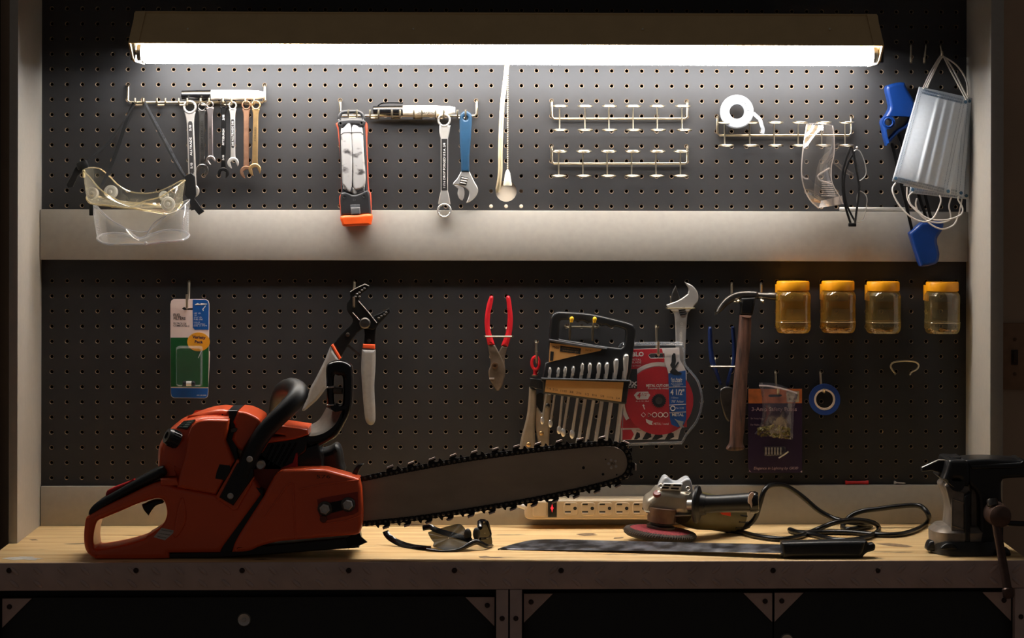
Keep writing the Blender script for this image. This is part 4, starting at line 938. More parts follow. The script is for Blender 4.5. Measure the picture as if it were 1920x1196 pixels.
obj('bracket_wire', join(wire([pr_[6] + (-.006,), pr_[6] + (.006,), (pr_[6][0] + 2, pr_[6][1] + 1, .009), (pr_[7][0] - 2, pr_[7][1], .009), pr_[7] + (.006,), pr_[7] + (-.006,)], .0019), *[wire([a + (.009,), b + (.010,), (b[0], b[1] + 1, .018), (b[0] + 1.5, c[1] + 2, .058), (b[0] + 3.5, c[1] - 2, .064)], .0019) for a, b, c in ((pr_[1], pr_[2], pr_[0]), (pr_[4], pr_[5], pr_[3]))]), m_wire, hkk)
for x, y in ((275, 122), (466, 124)): obj('tip_cap', join(g_ball(P(*zz([(x, y)])[0], .066), mm(18 / 4.43), 12, (1, 1, 1.05)), g_lathe([(.0024, 0), (.0034, .006)], P(*zz([(x - 2, y + 30)])[0], .064), (0, 0, 1), 10)), pbr('yellow_cap', C(240, 190, 30), .4), hkk)

# ------------------------------------------------------------------ blade in clamshell, adjustable wrench above
zz = Z(1150, 520, 3.625)
t = thing('saw_blade_pack', 'red and white carded metal cutting blade in a clear clamshell, hung on a hook', 'package', P(1235, 833, .03))
d = .024
m_bred = pbr('card_red', C(190, 30, 44), .42, 0, .06)
m_bwhite = pbr('card_white_gloss', C(222, 214, 212), .42, 0, .03)
m_shell = thin('clamshell', (.94, .94, .94, 1), C(220, 222, 226), .02, .06, .4)
shell = [(40, 470, 1), (60, 448), (120, 446), (440, 444), (470, 462), (484, 500), (486, 580), (520, 630), (575, 700), (604, 800), (602, 880), (570, 980), (500, 1070), (466, 1130, 1), (60, 1142, 1), (44, 1110), (50, 900), (40, 800)]
hsl = [zz([(240, 530), (255, 520), (350, 516), (364, 530), (350, 546), (255, 548)])]
obj('backing_card', plate(zz([(50, 490), (448, 478), (452, 560), (498, 640), (500, 965), (455, 1040), (440, 1100), (52, 1106)]), d, .0012, .0003, False, hsl, hs=False), m_bwhite, t)
outer = [P(*p, d - .002) for p in crom(zz(shell), 3)]; cc = sum(outer, V()) / len(outer)
inner = [cc + (p - cc) * .955 + V((0, -.011, 0)) for p in outer]
obj('clamshell_front', g_loft([outer, [cc + (p - cc) * .965 + V((0, -.003, 0)) for p in outer], inner, [cc + (p - cc) * .5 + V((0, -.0115, 0)) for p in outer], [cc + (p - cc) * .02 + V((0, -.0115, 0)) for p in outer]], True), m_shell, t, 30)
obj('clamshell_rim', join(g_tube(outer, .0012, 6, True), g_tube(inner, .0007, 6, True)), thin('clam_rim', (.8, .8, .82, 1), C(200, 205, 210), .35, .14, .7), t)
bd = circ(312, 838, 232, 48)
obj('blade_disc', plate(zz(bd), d + .0026, .0012, .0002, False, [zz(circ(312, 838, 20, 16))], hs=False), m_bred, t)
obj('white_arc', plate(zz(arc((312, 838), 262, PI * .83, PI * 1.63, 40) + arc((312, 838), 236, PI * 1.63, PI * .83, 40)), d + .0018, .0006, .0001, False), m_bwhite, t)
patch('red_header', zz([(52, 492), (330, 484), (348, 560), (345, 590), (250, 596), (170, 640), (120, 700), (52, 720)]), m_bred, t, d + .0004, False, [zz([(236, 530), (252, 516), (335, 512), (342, 550), (252, 552)])])
patch('red_field', zz([(52, 800), (500, 800), (500, 1018), (52, 1024)]), m_bred, t, d + .0003)
obj('blade_arbor', plate(zz([(310 + (52 if k % 2 else 42) * math.cos(2 * PI * k / 40), 838 + (52 if k % 2 else 42) * math.sin(2 * PI * k / 40)) for k in range(40)]), d + .0034, .001, .0002, False), m_blackp, t)
obj('arbor_washer', g_lathe([(.006, 0), (.006, .0008), (.0036, .001), (.0036, .0004), (0, .0004)], P(*zz([(310, 838)])[0], d + .0034), (0, -1, 0), 20), m_dkmetal, t)
patch('blue_panel', zz([(374, 652), (492, 632), (496, 960), (480, 1000), (440, 1020), (395, 1000), (384, 960)]), m_cblue, t, d + .0042)
patch('panel_divider', zz([(376, 744), (494, 742), (494, 746), (376, 748)]), m_bwhite, t, d + .0046); patch('panel_divider', zz([(378, 866), (494, 860), (494, 864), (378, 870)]), m_bwhite, t, d + .0046); patch('panel_divider', zz([(380, 918), (494, 912), (494, 916), (380, 922)]), m_bwhite, t, d + .0046)
patch('side_strip', zz([(345, 488), (446, 482), (452, 560), (490, 630), (374, 652), (352, 580)]), m_bwhite, t, d + .0040)
obj('grinder_icon', join(plate(zz([(398, 530), (410, 514), (422, 518), (426, 570), (420, 600), (440, 570), (446, 580), (420, 620), (440, 640), (465, 650), (462, 660), (415, 662), (388, 652), (384, 640), (400, 620), (386, 596), (396, 574)]), d + .0046, .0004, .00005, False)), m_ink, t)
patch('black_square', zz([(40, 624), (162, 622), (160, 756), (40, 758)]), m_ink, t, d + .0045)
patch('red_arrow', zz([(62, 1036), (122, 1034), (140, 1066), (122, 1102), (62, 1104)]), m_bred, t, d + .0004)
for x0, w_ in ((140, 40), (196, 60), (262, 70), (350, 60)): patch('material_shape', zz([(x0 + w_ * .5, 1050), (x0 + w_, 1060), (x0 + w_ * 1.05, 1085), (x0 + w_ * .5, 1102), (x0, 1102)]), m_ink, t, d + .0005)
patch('size_badge', zz([(140, 800), (160, 778), (235, 776), (250, 800), (235, 828), (160, 830)]), m_bwhite, t, d + .0030)
obj('white_lettering', texts([('DIABLO', *zz([(130, 524)])[0], 8, 42, -1, 0, .03), ('METAL', *zz([(154, 560)])[0], 3.6, 20), ('BLADE', *zz([(156, 578)])[0], 3.6, 18), ('Disco p/ metal', *zz([(140, 600)])[0], 2.6, 24)], d + .0006), m_wink, t)
obj('white_lettering', texts([('METAL CUT-OFF', *zz([(300, 736)])[0], 5, 43, 0, 0, .03), ('Recorte de metal', *zz([(304, 754)])[0], 4, 40, 0, .25), ('METAL / metal', *zz([(325, 996)])[0], 4.4, 28), ('4-1/2 IN', *zz([(196, 842)])[0], 2.4, 24)], d + .0030), m_wink, t)
obj('white_lettering', texts([('For Angle', *zz([(430, 692)])[0], 4.4, 21, 0, 0, .02), ('Grinders', *zz([(430, 706)])[0], 4, 19, 0, 0, .02), ('Para moladora', *zz([(432, 724)])[0], 3, 22), ('angular', *zz([(430, 736)])[0], 2.6, 14), ('4 1/2"', *zz([(436, 782)])[0], 10, 26, 0, 0, .03), ('115mm', *zz([(416, 818)])[0], 3.4, 13), ('7/8" Arbor', *zz([(436, 844)])[0], 4.6, 23), ('Max 13,300', *zz([(452, 888)])[0], 3, 15), ('METAL', *zz([(438, 934)])[0], 5.4, 22, 0, 0, .02)], d + .0048), m_wink, t)
obj('white_lettering', texts([('10x', *zz([(108, 718)])[0], 11, 26, 0, 0, .02), ('LIFE', *zz([(128, 744)])[0], 3.8, 13)], d + .0049), m_wink, t)
obj('red_lettering', texts([('4', *zz([(172, 803)])[0], 9, 7, 0, .15, .04), ('1/2"', *zz([(212, 796)])[0], 5, 13, 0, .15)], d + .0034), m_bred, t)
obj('black_lettering', texts([('Sheet', *zz([(172, 1038)])[0], 2.6, 9), ('Angle Iron', *zz([(234, 1036)])[0], 2.6, 14), ('Conduit', *zz([(314, 1034)])[0], 2.6, 13), ('Steel Tube', *zz([(398, 1032)])[0], 2.6, 15)], d + .0005), m_ink, t)
for x in (204, 244, 280, 320, 356):
    obj('warning_icon', g_tube([P(a, b, d + .0031) for a, b in zz(circ(x, 934, 15, 3 if x == 244 else (4 if x == 204 else 16)))], .0006, 5, True), m_wink, t)
patch('arrow_mark', zz([(196, 870), (205, 862), (214, 872), (208, 872), (216, 896), (210, 898), (202, 874)]), m_wink, t, d + .0031)
obj('prohibition_icon', g_tube([P(a, b, d + .0047) for a, b in zz(circ(404, 890, 15, 18))], .0008, 5, True), m_wink, t)
patch('beam_shape', zz([(414, 960), (440, 972), (478, 980), (470, 1004), (484, 1020), (456, 1020), (440, 992)]), pbr('beam_grey', C(150, 150, 150), .5), t, d + .0047)
patch('beam_shape', zz([(220, 962), (268, 978), (262, 996), (270, 1004), (245, 1000), (225, 985)]), m_bwhite, t, d + .0031)
jhook2('hook holding the saw blade pack', 1230.5, 611, 665, 1234.5, 641, .046)

t = thing('adjustable_wrench', 'large chrome adjustable wrench, jaws up in a wire loop behind the blade pack', 'wrench', P(1277, 690, .01))
d = .0175
obj('shank', plate(zz([(398, 222, 1), (520, 222, 1), (503, 270), (494, 420), (488, 640, 1), (425, 640, 1), (424, 420), (418, 270)]), d, .008, .002), m_satin, t)
obj('fixed_jaw', plate(zz([(484, 30, 1), (540, 58), (574, 104), (576, 160), (548, 196), (515, 235, 1), (400, 232, 1), (366, 198), (362, 186, 1), (450, 152), (506, 114, 1), (512, 78)]), d + .001, .010, .0018), m_satin, t)
obj('moving_jaw', plate(zz([(390, 168, 1), (398, 110), (424, 54, 1), (446, 118), (450, 148), (420, 172)]), d, .009, .0015), m_dkmetal, t)
obj('adjusting_screw', join(*[plate(zz([(440 + i * 4, 208 + i * 14), (486 + i * 4, 200 + i * 14), (488 + i * 4, 208 + i * 14), (442 + i * 4, 218 + i * 14)]), d + .0018, .002, .0004, False) for i in range(4)]), m_blackst, t)
obj('stamped_lettering', texts([('FORGED', *zz([(460, 416)])[0], 4.6, 24, -90), ('10', *zz([(466, 324)])[0], 4.6, 8, -90)], d + .0002), m_wink, t)
loop_hook('wire loop holding the large adjustable wrench', 1249.5, 1302.5, 577.5, 1258, 1285, 556, .026)

# ------------------------------------------------------------------ blue pliers, hammer
zz = Z(1320, 520, 3.419)
loop_hook('wire loop holding the blue handled pliers beside the hammer', 1330.5, 1385, 687, 1341, 1372, 671, .03)
t = thing('lineman_pliers', 'pliers with dark blue handles partly hidden by the hammer handle', 'pliers', P(1364, 789, .02))
d = .024
m_nav = pbr('navy_grip', C(13, 34, 80), .4, 0, .06)
obj('handle_grip', plate(zz([(28, 330), (40, 318), (52, 330), (58, 450), (76, 555), (118, 690, 1), (104, 694, 1), (64, 602), (40, 550), (28, 430)]), d + .001, .011, .004, True, res=3), m_nav, t)
obj('handle_grip', plate(zz([(176, 326), (186, 315), (198, 328), (206, 440), (202, 560), (168, 640), (156, 702, 1), (143, 700, 1), (160, 610), (180, 540), (182, 440)]), d - .002, .011, .004, True, res=3), m_nav, t)
obj('jaws', plate(zz([(98, 755), (108, 715), (150, 698), (192, 716), (200, 780), (194, 860), (168, 922), (140, 908), (112, 830)]), d, .010, .003), m_dkmetal, t)
t = thing('claw_hammer', 'claw hammer with a worn brown wooden handle hanging on two hooks', 'hammer', P(1380, 847, .03))
d = .046
obj('claw', plate(zz([(68, 244, 1), (96, 184), (150, 124), (225, 92), (330, 90), (352, 104, 1), (352, 138, 1), (300, 132), (225, 142), (160, 174), (110, 222)]), d - .004, .014, .004, True, res=3), m_dkmetal, t)
obj('head_block', plate(zz([(238, 132), (330, 128), (326, 180), (312, 244), (234, 238)]), d, .022, .004, False), m_blackst, t)
a, b = P(*zz([(335, 116)])[0], d - .011), P(*zz([(470, 122)])[0], d - .011); L = (b - a).length
obj('poll', g_lathe([(.006, 0), (.0055, L * .3), (.0056, L * .5), (.0066, L * .62), (.0066, L), (.006, L + .001), (0, L + .001)], a, b - a, 20), m_dkmetal, t)
def barkmat():
    m, nt, out = newmat('worn_hickory')
    b_ = nt.nodes.new('ShaderNodeBsdfPrincipled'); b_.inputs['Roughness'].default_value = .6
    c, f, mp = noise_mix(nt, C(40, 25, 21), C(112, 76, 62), 30, 8, (5, 5, .7), .3, .72)
    nt.links.new(c, b_.inputs['Base Color'])
    bp = nt.nodes.new('ShaderNodeBump'); bp.inputs['Strength'].default_value = .5; bp.inputs['Distance'].default_value = .001
    nt.links.new(f, bp.inputs['Height']); nt.links.new(bp.outputs['Normal'], b_.inputs['Normal'])
    nt.links.new(b_.outputs[0], out.inputs[0]); return m
obj('wooden_handle', plate(zz([(230, 240, 1), (306, 242, 1), (302, 400), (284, 600), (276, 780), (262, 960), (252, 1060), (262, 1096), (240, 1112), (190, 1116), (150, 1108), (150, 1090), (168, 1050), (176, 880), (196, 650), (216, 450)]), d - .001, .022, .007, True, res=3), barkmat(), t)
obj('handle_splinter', plate(zz([(240, 246), (300, 246), (292, 260), (258, 256)]), d + .0002, .002, .0004), pbr('fresh_wood', C(150, 110, 92), .6), t)
for lab, x, tx in (('left hook under the hammer claw', 178, 220), ('right hook under the hammer head', 366, 376)):
    x_ = zz([(x, 35)])[0][0]; t_ = zz([(tx, 152)])[0]
    pts = [P(x_, 531, -.006), P(x_, 531, .004), P(x_, 534, .007), P(x_, 560, .007), P((x_ + t_[0]) / 2, 566.5, .012), P(t_[0], 567, .044), P(t_[0], 566, .050), P(t_[0] - .2, 563, .052)]
    tag(obj('peg_hook', g_tube(pts, .0021, 10), m_wire), lab, 'hook', 'single pegboard hooks')

# ------------------------------------------------------------------ jars with yellow lids
zz = Z(1440, 515, 5.053)
m_lid = pbr('yellow_lid', C(238, 158, 14), .4, 0, .04)
m_jar = [thin('amber_jar_a', (.95, .80, .46, 1), C(232, 178, 66), .24, .08, .6), thin('amber_jar_b', (.93, .80, .50, 1), C(222, 172, 72), .18, .08, .55), thin('pale_jar_c', (.88, .80, .60, 1), C(206, 176, 96), .13, .08, .5), thin('pale_jar_d', (.90, .84, .68, 1), C(200, 176, 104), .10, .08, .5)]
m_fill = pbr('amber_bits', C(150, 104, 34), .45, 0, .35, 120)
jl = ('amber plastic jar with yellow lid, leftmost, in front of the hammer poll', 'amber plastic jar with yellow lid, second in the row of four', 'pale amber jar with yellow lid, third in the row of four', 'palest jar with yellow lid, apart at the right by the side panel')
for i, (cx_, y0) in enumerate(((236, 60), (662, 58), (1090, 64), (1650, 66))):
    d = .036
    rl, rb = mm(156 / 5.053, d), mm(165 / 5.053, d)
    c = zz([(cx_, y0)])[0]; base = P(c[0], c[1] + 96.5, d); h = mm(96.5, d); lh = mm(17.2, d)
    t = thing('storage_jar', jl[i], 'jar', base, 'jars with yellow lids')
    nsq = 40
    def sq(r, z, p=3.2):
        return [base + V((r * math.copysign(abs(math.cos(q_)) ** (2 / p), math.cos(q_)), r * math.copysign(abs(math.sin(q_)) ** (2 / p), math.sin(q_)), z)) for q_ in [2 * PI * k / nsq for k in range(nsq)]]
    hb = h - lh
    pr = [(rb * .0, .002), (rb * .7, .0015), (rb * .84, 0), (rb * .95, .004), (rb, .011), (rb, .018), (rb * .985, .0188), (rb * .985, hb * .70), (rb, hb * .715), (rb * .99, hb * .9), (rb * .93, hb * .965), (rl * .9, hb), (rl * .9, hb + lh * .6)]
    obj('jar_body', g_loft([sq(r, z, 3.0 if z < hb * .92 else 2) for r, z in pr], True), m_jar[i], t, 30)
    obj('lid', join(g_lathe([(rl * .985, 0), (rl, .001), (rl, lh - .002), (rl * .97, lh), (0, lh)], base + V((0, 0, hb)), (0, 0, 1), 40)), m_lid, t)
    obj('mounting_tab', g_box(base + V((-rl * .90, d * .5 - .001, hb - .004)), (.004, d - .003, .026), .0008), m_lid, t)
    obj('jar_ring', g_tube(sq(rb * 1.004, .0185), .0006, 6, True), thin('jar_ring', (.8, .7, .5, 1), C(225, 200, 150), .4, .2, .7), t)
    bits = [g_ball(base + V((random.uniform(-.7, .7) * rb, random.uniform(-.7, .7) * rb, random.uniform(.002, .006))), random.uniform(.002, .004), 6, (1, 1, .5)) for k in range((44, 36, 24, 18)[i])]
    cont = obj('contents', join(*bits), m_fill, t); cont['kind'] = 'stuff'

# ------------------------------------------------------------------ purple card, bag, blue tape, loose ring
zz = Z(1390, 680, 5.435)
d = .016
t = thing('fuse_card', 'dark purple lighting fuse card with an orange top band, behind a small bag', 'package', P(1454, 886, d))
sl_ = [zz([(272, 336), (290, 324), (400, 322), (418, 332), (400, 346), (290, 350)])]
obj('backing_card', plate(zz([(70, 264, 1), (620, 264, 1), (620, 1120, 1), (110, 1120), (80, 1104), (70, 1060, 1)]), d, .0013, .0003, True, sl_, hs=False), pbr('purple_card', C(44, 24, 58), .4, 0, .1, 30), t)
patch('orange_band', zz([(72, 266), (618, 266), (618, 412), (72, 414)]), pbr('orange_band', C(206, 116, 62), .45, 0, .3, 60), t, d + .0003, False, sl_)
patch('price_sticker', zz([(458, 290), (590, 290), (588, 404), (464, 402)]), pbr('sticker', C(190, 176, 150), .6), t, d + .0006)
m_pk = pbr('pinkish_ink', C(206, 178, 186), .6)
obj('lettering', texts([('3-Amp Safety Fuses', *zz([(334, 474)])[0], 7.4, 85), ('Six 3-amp fuses', *zz([(160, 568)])[0], 3.4, 24), ('For Malibu sets', *zz([(160, 632)])[0], 3.4, 24), ('Elegance in Lighting by GKI\u00ae', *zz([(350, 1075)])[0], 5, 84, 0, .25)], d + .0003), m_pk, t)
obj('sticker_print', texts([('03-00-12', *zz([(525, 330)])[0], 3.4, 20), ('$1.99', *zz([(525, 372)])[0], 3.4, 14)], d + .0008), m_ink, t)
for i in range(6): obj('glass_fuse', g_lathe([(.0016, 0), (.0016, .0035), (.0013, .0035), (.0013, .008), (.0016, .008), (.0016, .0115), (0, .0115)], P(*zz([(252 + i * 30, 934)])[0], d + .0022), (0, 0, 1), 10), m_satin, t)
obj('fuse_blister', pbox(*zz([(236, 860)])[0], *zz([(450, 948)])[0], d + .007, .007, .001), m_clear, t)
patch('worn_corner', zz([(84, 1096), (100, 1116), (78, 1104)]), m_pk, t, d + .0004); patch('worn_corner', zz([(600, 1112), (619, 1098), (619, 1119)]), m_pk, t, d + .0004)
obj('fuse_puller', join(g_tube([P(*p, d + .006) for p in zz([(380, 972), (430, 940), (480, 905)])], .0012, 8), ), m_wink, t)
t = thing('zip_bag', 'small clear zip bag of olive coloured bits hanging over the purple card', 'bag', P(1452, 822, .03))
Lb = [(178, 204), (196, 262), (212, 400), (214, 520), (190, 640), (132, 726)]; Rb_ = [(572, 312), (566, 360), (546, 430), (534, 560), (528, 680), (524, 786)]
A = crom3([P(*p, .03) for p in zz(Lb)], 5); B = crom3([P(*p, .03) for p in zz(Rb_)], 5); rows = []
rf = []
for a_, b_, s in zip(A, B, range(len(A))):
    f_ = s / (len(A) - 1); bul = .004 + .012 * math.sin(PI * min(1, f_ * 1.0)) ** 1.5
    up_ = mm(12) * (1 - f_) if True else 0
    fr = [a_.lerp(b_, k / 10) + V((0, -bul * math.sin(PI * k / 10) ** .7 - .0016 * math.sin(k * 2.3 + s), up_ * math.sin(PI * k / 10) * .6)) for k in range(11)]
    bk = [a_.lerp(b_, k / 10) + V((0, .006 * math.sin(PI * k / 10), up_ * math.sin(PI * k / 10) * .6)) for k in range(9, 0, -1)]
    rf.append(fr + bk)
m_bag = thin('bag_film', (.95, .93, .95, 1), C(215, 200, 210), .025, .10, .4, .12)
obj('film', g_loft(rf, True), m_bag, t, 180)
zl_ = [P(*p, .038) for p in zz([(180, 232), (260, 236), (350, 250), (430, 268), (500, 288), (570, 312)])]
obj('zip_strip', g_tube(zl_, 1, 6, False, 4, (.0016, .0006, V((0, -1, 0)))), pbr('zip_white', C(214, 200, 202), .5), t)
bits = []
for k in range(110):
    x = random.uniform(170, 500); y = random.uniform(610, 745) + (x - 180) * .08; y = max(y, 640 + abs(x - 330) * .25)
    bits.append(g_box(P(*zz([(x, y)])[0], random.uniform(.028, .038)), (random.uniform(.003, .006), random.uniform(.001, .003), random.uniform(.002, .005)), 0, Matrix.Rotation(random.uniform(0, 3), 4, 'Y') @ Matrix.Rotation(random.uniform(0, 3), 4, 'X')))
cont = obj('contents', join(*bits), pbr('olive_bits', C(104, 94, 48), .5, 0, .35, 90), t); cont['kind'] = 'stuff'
jhook2('hook holding the purple card and bag', 1454, 697, 738, 1459, 728, .042)

c_ = zz([(846, 372)])[0]; o = P(*c_, .012)
t = thing('masking_tape', 'roll of blue masking tape on a hook right of the purple card', 'tape', o + V((0, 0, -mm(30))))
r0, r1, r2 = mm(29.4), mm(19.8), mm(16.2)
obj('tape_roll', g_lathe([(r1, 0), (r0, 0), (r0, .0235), (r0 * .985, .0242), (r1, .0242)], o, (-.10, -1, .06), 48, True), pbr('blue_tape', C(15, 50, 112), .55, 0, .1, 40), t)
obj('cardboard_core', g_lathe([(r2, -.0002), (r1, -.0002), (r1, .0245), (r2 * 1.03, .0248), (r2, .0244)], o, (-.10, -1, .06), 40, True), pbr('pale_core', C(206, 182, 160), .7, 0, .1), t)
jhook2('hook carrying the blue tape roll', 1538, 697, 735, 1545, 729, .04)
zz = Z(1300, 500, 2.848)
tag(obj('wire_clip', g_tube([P(*p) for p in [(1677.5, 702, -.004), (1678, 701, .006)] + [q + (.012,) for q in zz([(1078, 570), (1062, 550), (1054, 530), (1070, 510), (1130, 502), (1185, 508), (1203, 526), (1192, 548), (1164, 562), (1158, 574)])] + [(1706, 702, .006), (1706, 702.5, -.004)]], .0016, 8, False, 3), m_wire), 'empty bent wire clip on the lower board right of the blue tape', 'clip')
a = P(1585, 906, .006); b = P(1628, 905.5, .006); a.z = b.z = zl + .0036
red = thing('wall_anchor', 'red plastic wall anchor lying on the lower rail ledge', 'wall anchor', V(((a.x + b.x) / 2, a.y, zl)))
obj('sleeve', g_lathe([(.0036, 0), (.0036, .002), (.0028, .004), (.003, .01), (.0026, .02), (.003, .034), (.0036, .036), (.0036, (b - a).length), (.0015, (b - a).length)], a, (1, 0, 0), 16), pbr('red_plastic', C(190, 22, 28), .4), red)
a = P(1677, 905, .006); a.z = zl + .0034
tag(obj('screw', g_lathe([(.0004, -.019), (.0013, -.016), (.0013, -.004), (.0034, 0), (.0034, .0008), (0, .0012)], a, (-1, .05, .05), 16), m_satin), 'small steel screw lying on the lower rail ledge', 'screw')
# ------------------------------------------------------------------ chainsaw
ZQ = ZB + .0006
qa = Z(140, 640, 2.719)
m_saw = pbr('orange_red_casing', C(222, 86, 42), .30, 0, .05, 8, .03, .5, .15)
m_saw2 = pbr('red_lever', C(196, 30, 34), .35, 0, .05)
m_sawb = pbr('saw_black', C(20, 20, 21), .30, 0, .12, 90, .06)
m_dust = pbr('dusty_black', C(84, 77, 68), .6, 0, .4, 40, .2)
t = thing('chainsaw', 'orange-red chainsaw with black handles and long bar lying on the workbench', 'chainsaw', P(420, 1048, .33))
d = .405
obj('tank_housing', plate(qa([(46, 1040), (44, 980), (52, 915), (66, 890), (120, 858), (240, 800), (430, 716), (520, 742, 1), (725, 780, 1), (822, 830, 1), (905, 700, 1), (960, 780, 1), (742, 1078, 1), (480, 1080, 1), (480, 1108, 1), (300, 1116), (130, 1120), (96, 1106), (62, 1080)]),
    d, .085, .008, True, [qa([(112, 922), (150, 902), (240, 864), (330, 826), (415, 803), (448, 812), (464, 846), (466, 890), (444, 938), (384, 984), (366, 992), (355, 1004), (310, 1022), (220, 1045), (112, 1062), (96, 1044), (94, 990)])], zmin=ZQ, res=4), m_saw, t)
obj('engine_cover', plate(qa([(414, 655), (416, 560), (440, 500), (478, 452), (522, 418), (600, 392), (690, 384), (792, 392, 1), (792, 600, 1), (730, 772, 1), (520, 742, 1), (432, 702), (420, 690)]), d - .016, .13, .028, True, res=6), m_saw, t)
qt = Z(100, 640, 2.997)
obj('cover_panel', plate(qt([(987, 440, 1), (860, 438), (805, 452), (770, 490), (750, 560), (737, 650), (712, 730), (690, 822, 1), (912, 862, 1), (1016, 674, 1), (966, 560, 1), (980, 500)]), d + .003, .03, .006, True, res=3), m_saw, t)
obj('cover_hump', plate(qa([(560, 400), (620, 374), (680, 355), (742, 346), (785, 350, 1), (782, 402, 1), (560, 412, 1)]), d - .045, .09, .010, True, res=4), m_saw, t)
obj('cover_front', plate(qa([(806, 410, 1), (832, 356, 1), (880, 364), (945, 400), (935, 440), (905, 500), (862, 560, 1), (832, 548), (800, 500, 1), (815, 440)]), d - .012, .12, .005, True, res=4), m_saw, t)
obj('hump_front', plate(qa([(800, 360, 1), (830, 354), (880, 364), (950, 402, 1), (930, 470, 1), (800, 470, 1)]), d - .04, .09, .007, True, res=4), m_saw, t)
obj('cover_seam', plate(qa([(782, 352), (830, 352), (830, 560), (845, 620), (800, 620), (766, 510), (790, 440)]), d - .016, .10, .002, False), m_sawb, t)
obj('cover_clip', join(plate(qa([(792, 446), (818, 440), (830, 446), (822, 462), (796, 466)]), d - .010, .01, .001, False)), m_dkmetal, t)
obj('top_cover', plate(qa([(900, 560, 1), (925, 450), (960, 420, 1), (1050, 428), (1188, 448, 1), (1192, 476, 1), (1110, 502), (985, 520, 1), (955, 570, 1)]), d - .02, .10, .0035, True, [qa([(1000, 490), (1012, 472), (1070, 480), (1072, 484)])], hs=False, res=3), m_saw, t)
obj('cylinder', plate(qa([(930, 520), (985, 512), (1190, 480), (1180, 560), (1130, 600), (1120, 660), (880, 660), (900, 600)]), d - .03, .09, .003, False), m_sawb, t)
obj('cooling_fins', join(*[g_tube([P(*p, d - .028) for p in qa([(960 + i * 26, 630 + (i % 2)), (1010 + i * 30, 526 - i * 2)])], .0016, 6) for i in range(5)]), m_blackst, t)
obj('inner_frame', plate(qa([(690, 590), (850, 600), (800, 850), (690, 800)]), d - .03, .04, .002, False), m_sawb, t)
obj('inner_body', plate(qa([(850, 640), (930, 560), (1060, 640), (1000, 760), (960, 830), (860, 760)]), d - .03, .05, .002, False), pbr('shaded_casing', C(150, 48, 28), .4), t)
obj('red_flange', plate(qa([(1050, 648), (1110, 620), (1128, 570), (1136, 570), (1134, 655), (1050, 658)]), d - .022, .02, .001, False), m_saw2, t)
obj('black_square_vent', plate(qa([(722, 668), (738, 626), (790, 632), (796, 660), (768, 708), (716, 700)]), d + .0035, .004, .001, False), m_sawb, t)
kn = P(*qa([(492, 490)])[0], d - .010); ax = V((-.80, -.42, .42)).normalized()
obj('choke_knob', join(g_lathe([(mm(42 / 2.72, .35), -.012), (mm(43 / 2.72, .35), .003), (mm(38 / 2.72, .35), .008), (mm(20 / 2.72, .35), .0085), (mm(18 / 2.72, .35), .006), (0, .006)], kn, ax, 26)), m_sawb, t)
u_ = ax.orthogonal().normalized(); w_ = ax.cross(u_); rk = mm(43 / 2.72, .35)
obj('knob_ribs', join(*[g_tube([kn + (u_ * math.cos(k * PI / 10) + w_ * math.sin(k * PI / 10)) * rk + ax * h_ for h_ in (-.01, .002)], .001, 5) for k in range(20)]), m_sawb, t)
w4 = [P(*qa([q_])[0], dd) for q_, dd in (((520, 440), .3795), ((556, 405), .3785), ((616, 397), .3790), ((574, 443), .3890))]
obj('warning_sticker', (w4 + [p + V((0, .002, -.002)) for p in w4], [(0, 1, 2, 3), (4, 5, 6, 7), (0, 1, 5, 4), (1, 2, 6, 5), (2, 3, 7, 6), (3, 0, 4, 7)]), pbr('sticker_black', C(30, 40, 34), .5), t)
def on4(u, v): return (w4[0].lerp(w4[3], u)).lerp(w4[1].lerp(w4[2], u), v) + V((0, -.0004, .0003))
bars = []
for v0 in (.14, .36, .58, .80):
    for u0, u1 in ((.1, .4), (.48, .9)): bars.append(([on4(u0, v0), on4(u1, v0), on4(u1, v0 + .1), on4(u0, v0 + .1)], [(0, 1, 2, 3)]))
obj('sticker_print', join(*bars), pbr('sticker_print', C(110, 126, 112), .6), t)
obj('info_sticker', plate(qa([(402, 998), (442, 950), (516, 966), (460, 1014)]), d + .0006, .001, .0001, False), pbr('pale_sticker', C(190, 182, 176), .55), t)
obj('info_print', texts([('IMPORTANT SAFETY', *qa([(470, 966)])[0], 2.2, 20, 8), ('read the manual', *qa([(458, 982)])[0], 2.2, 20, 8), ('before operating', *qa([(444, 997)])[0], 2.2, 16, 8)], d + .0009), m_ink, t)
obj('bulge', plate(qa([(500, 980), (525, 840), (545, 796), (562, 820), (570, 900), (556, 950), (520, 1000)]), d + .003, .012, .0045, True, res=3), m_saw, t)
obj('rear_grip', plate(qa([(66, 898, 1), (72, 862), (112, 820), (190, 774), (300, 712), (432, 642), (456, 650), (466, 676), (440, 698), (300, 766), (200, 824), (104, 896), (76, 906, 1)]), d - .004, .060, .009, True, res=4), m_rubber, t)
obj('grip_collar', plate(qa([(436, 700), (518, 700), (530, 736), (438, 736)]), d + .004, .02, .003, False), m_saw, t)
obj('throttle_lockout', plate(qa([(156, 796, 1), (160, 770), (184, 750), (296, 708), (302, 712, 1), (200, 772)]), d - .02, .018, .003, True), m_saw2, t)
obj('throttle_trigger', plate(qa([(340, 834, 1), (400, 808), (446, 806, 1), (452, 824), (415, 838), (394, 860), (376, 890, 1), (352, 862)]), d - .03, .016, .003, True), m_sawb, t)
d2 = .417
obj('clutch_cover', plate(qa([(800, 1076, 1), (830, 1000), (962, 792, 1), (1010, 700), (1048, 660), (1100, 652), (1260, 652), (1320, 664), (1450, 700, 1), (1464, 760), (1470, 890), (1460, 960), (1440, 985), (1380, 992), (1130, 1014), (1040, 1022), (950, 1044), (900, 1066), (860, 1074)]), d2, .055, .007, True, zmin=ZQ, res=4), m_saw, t)
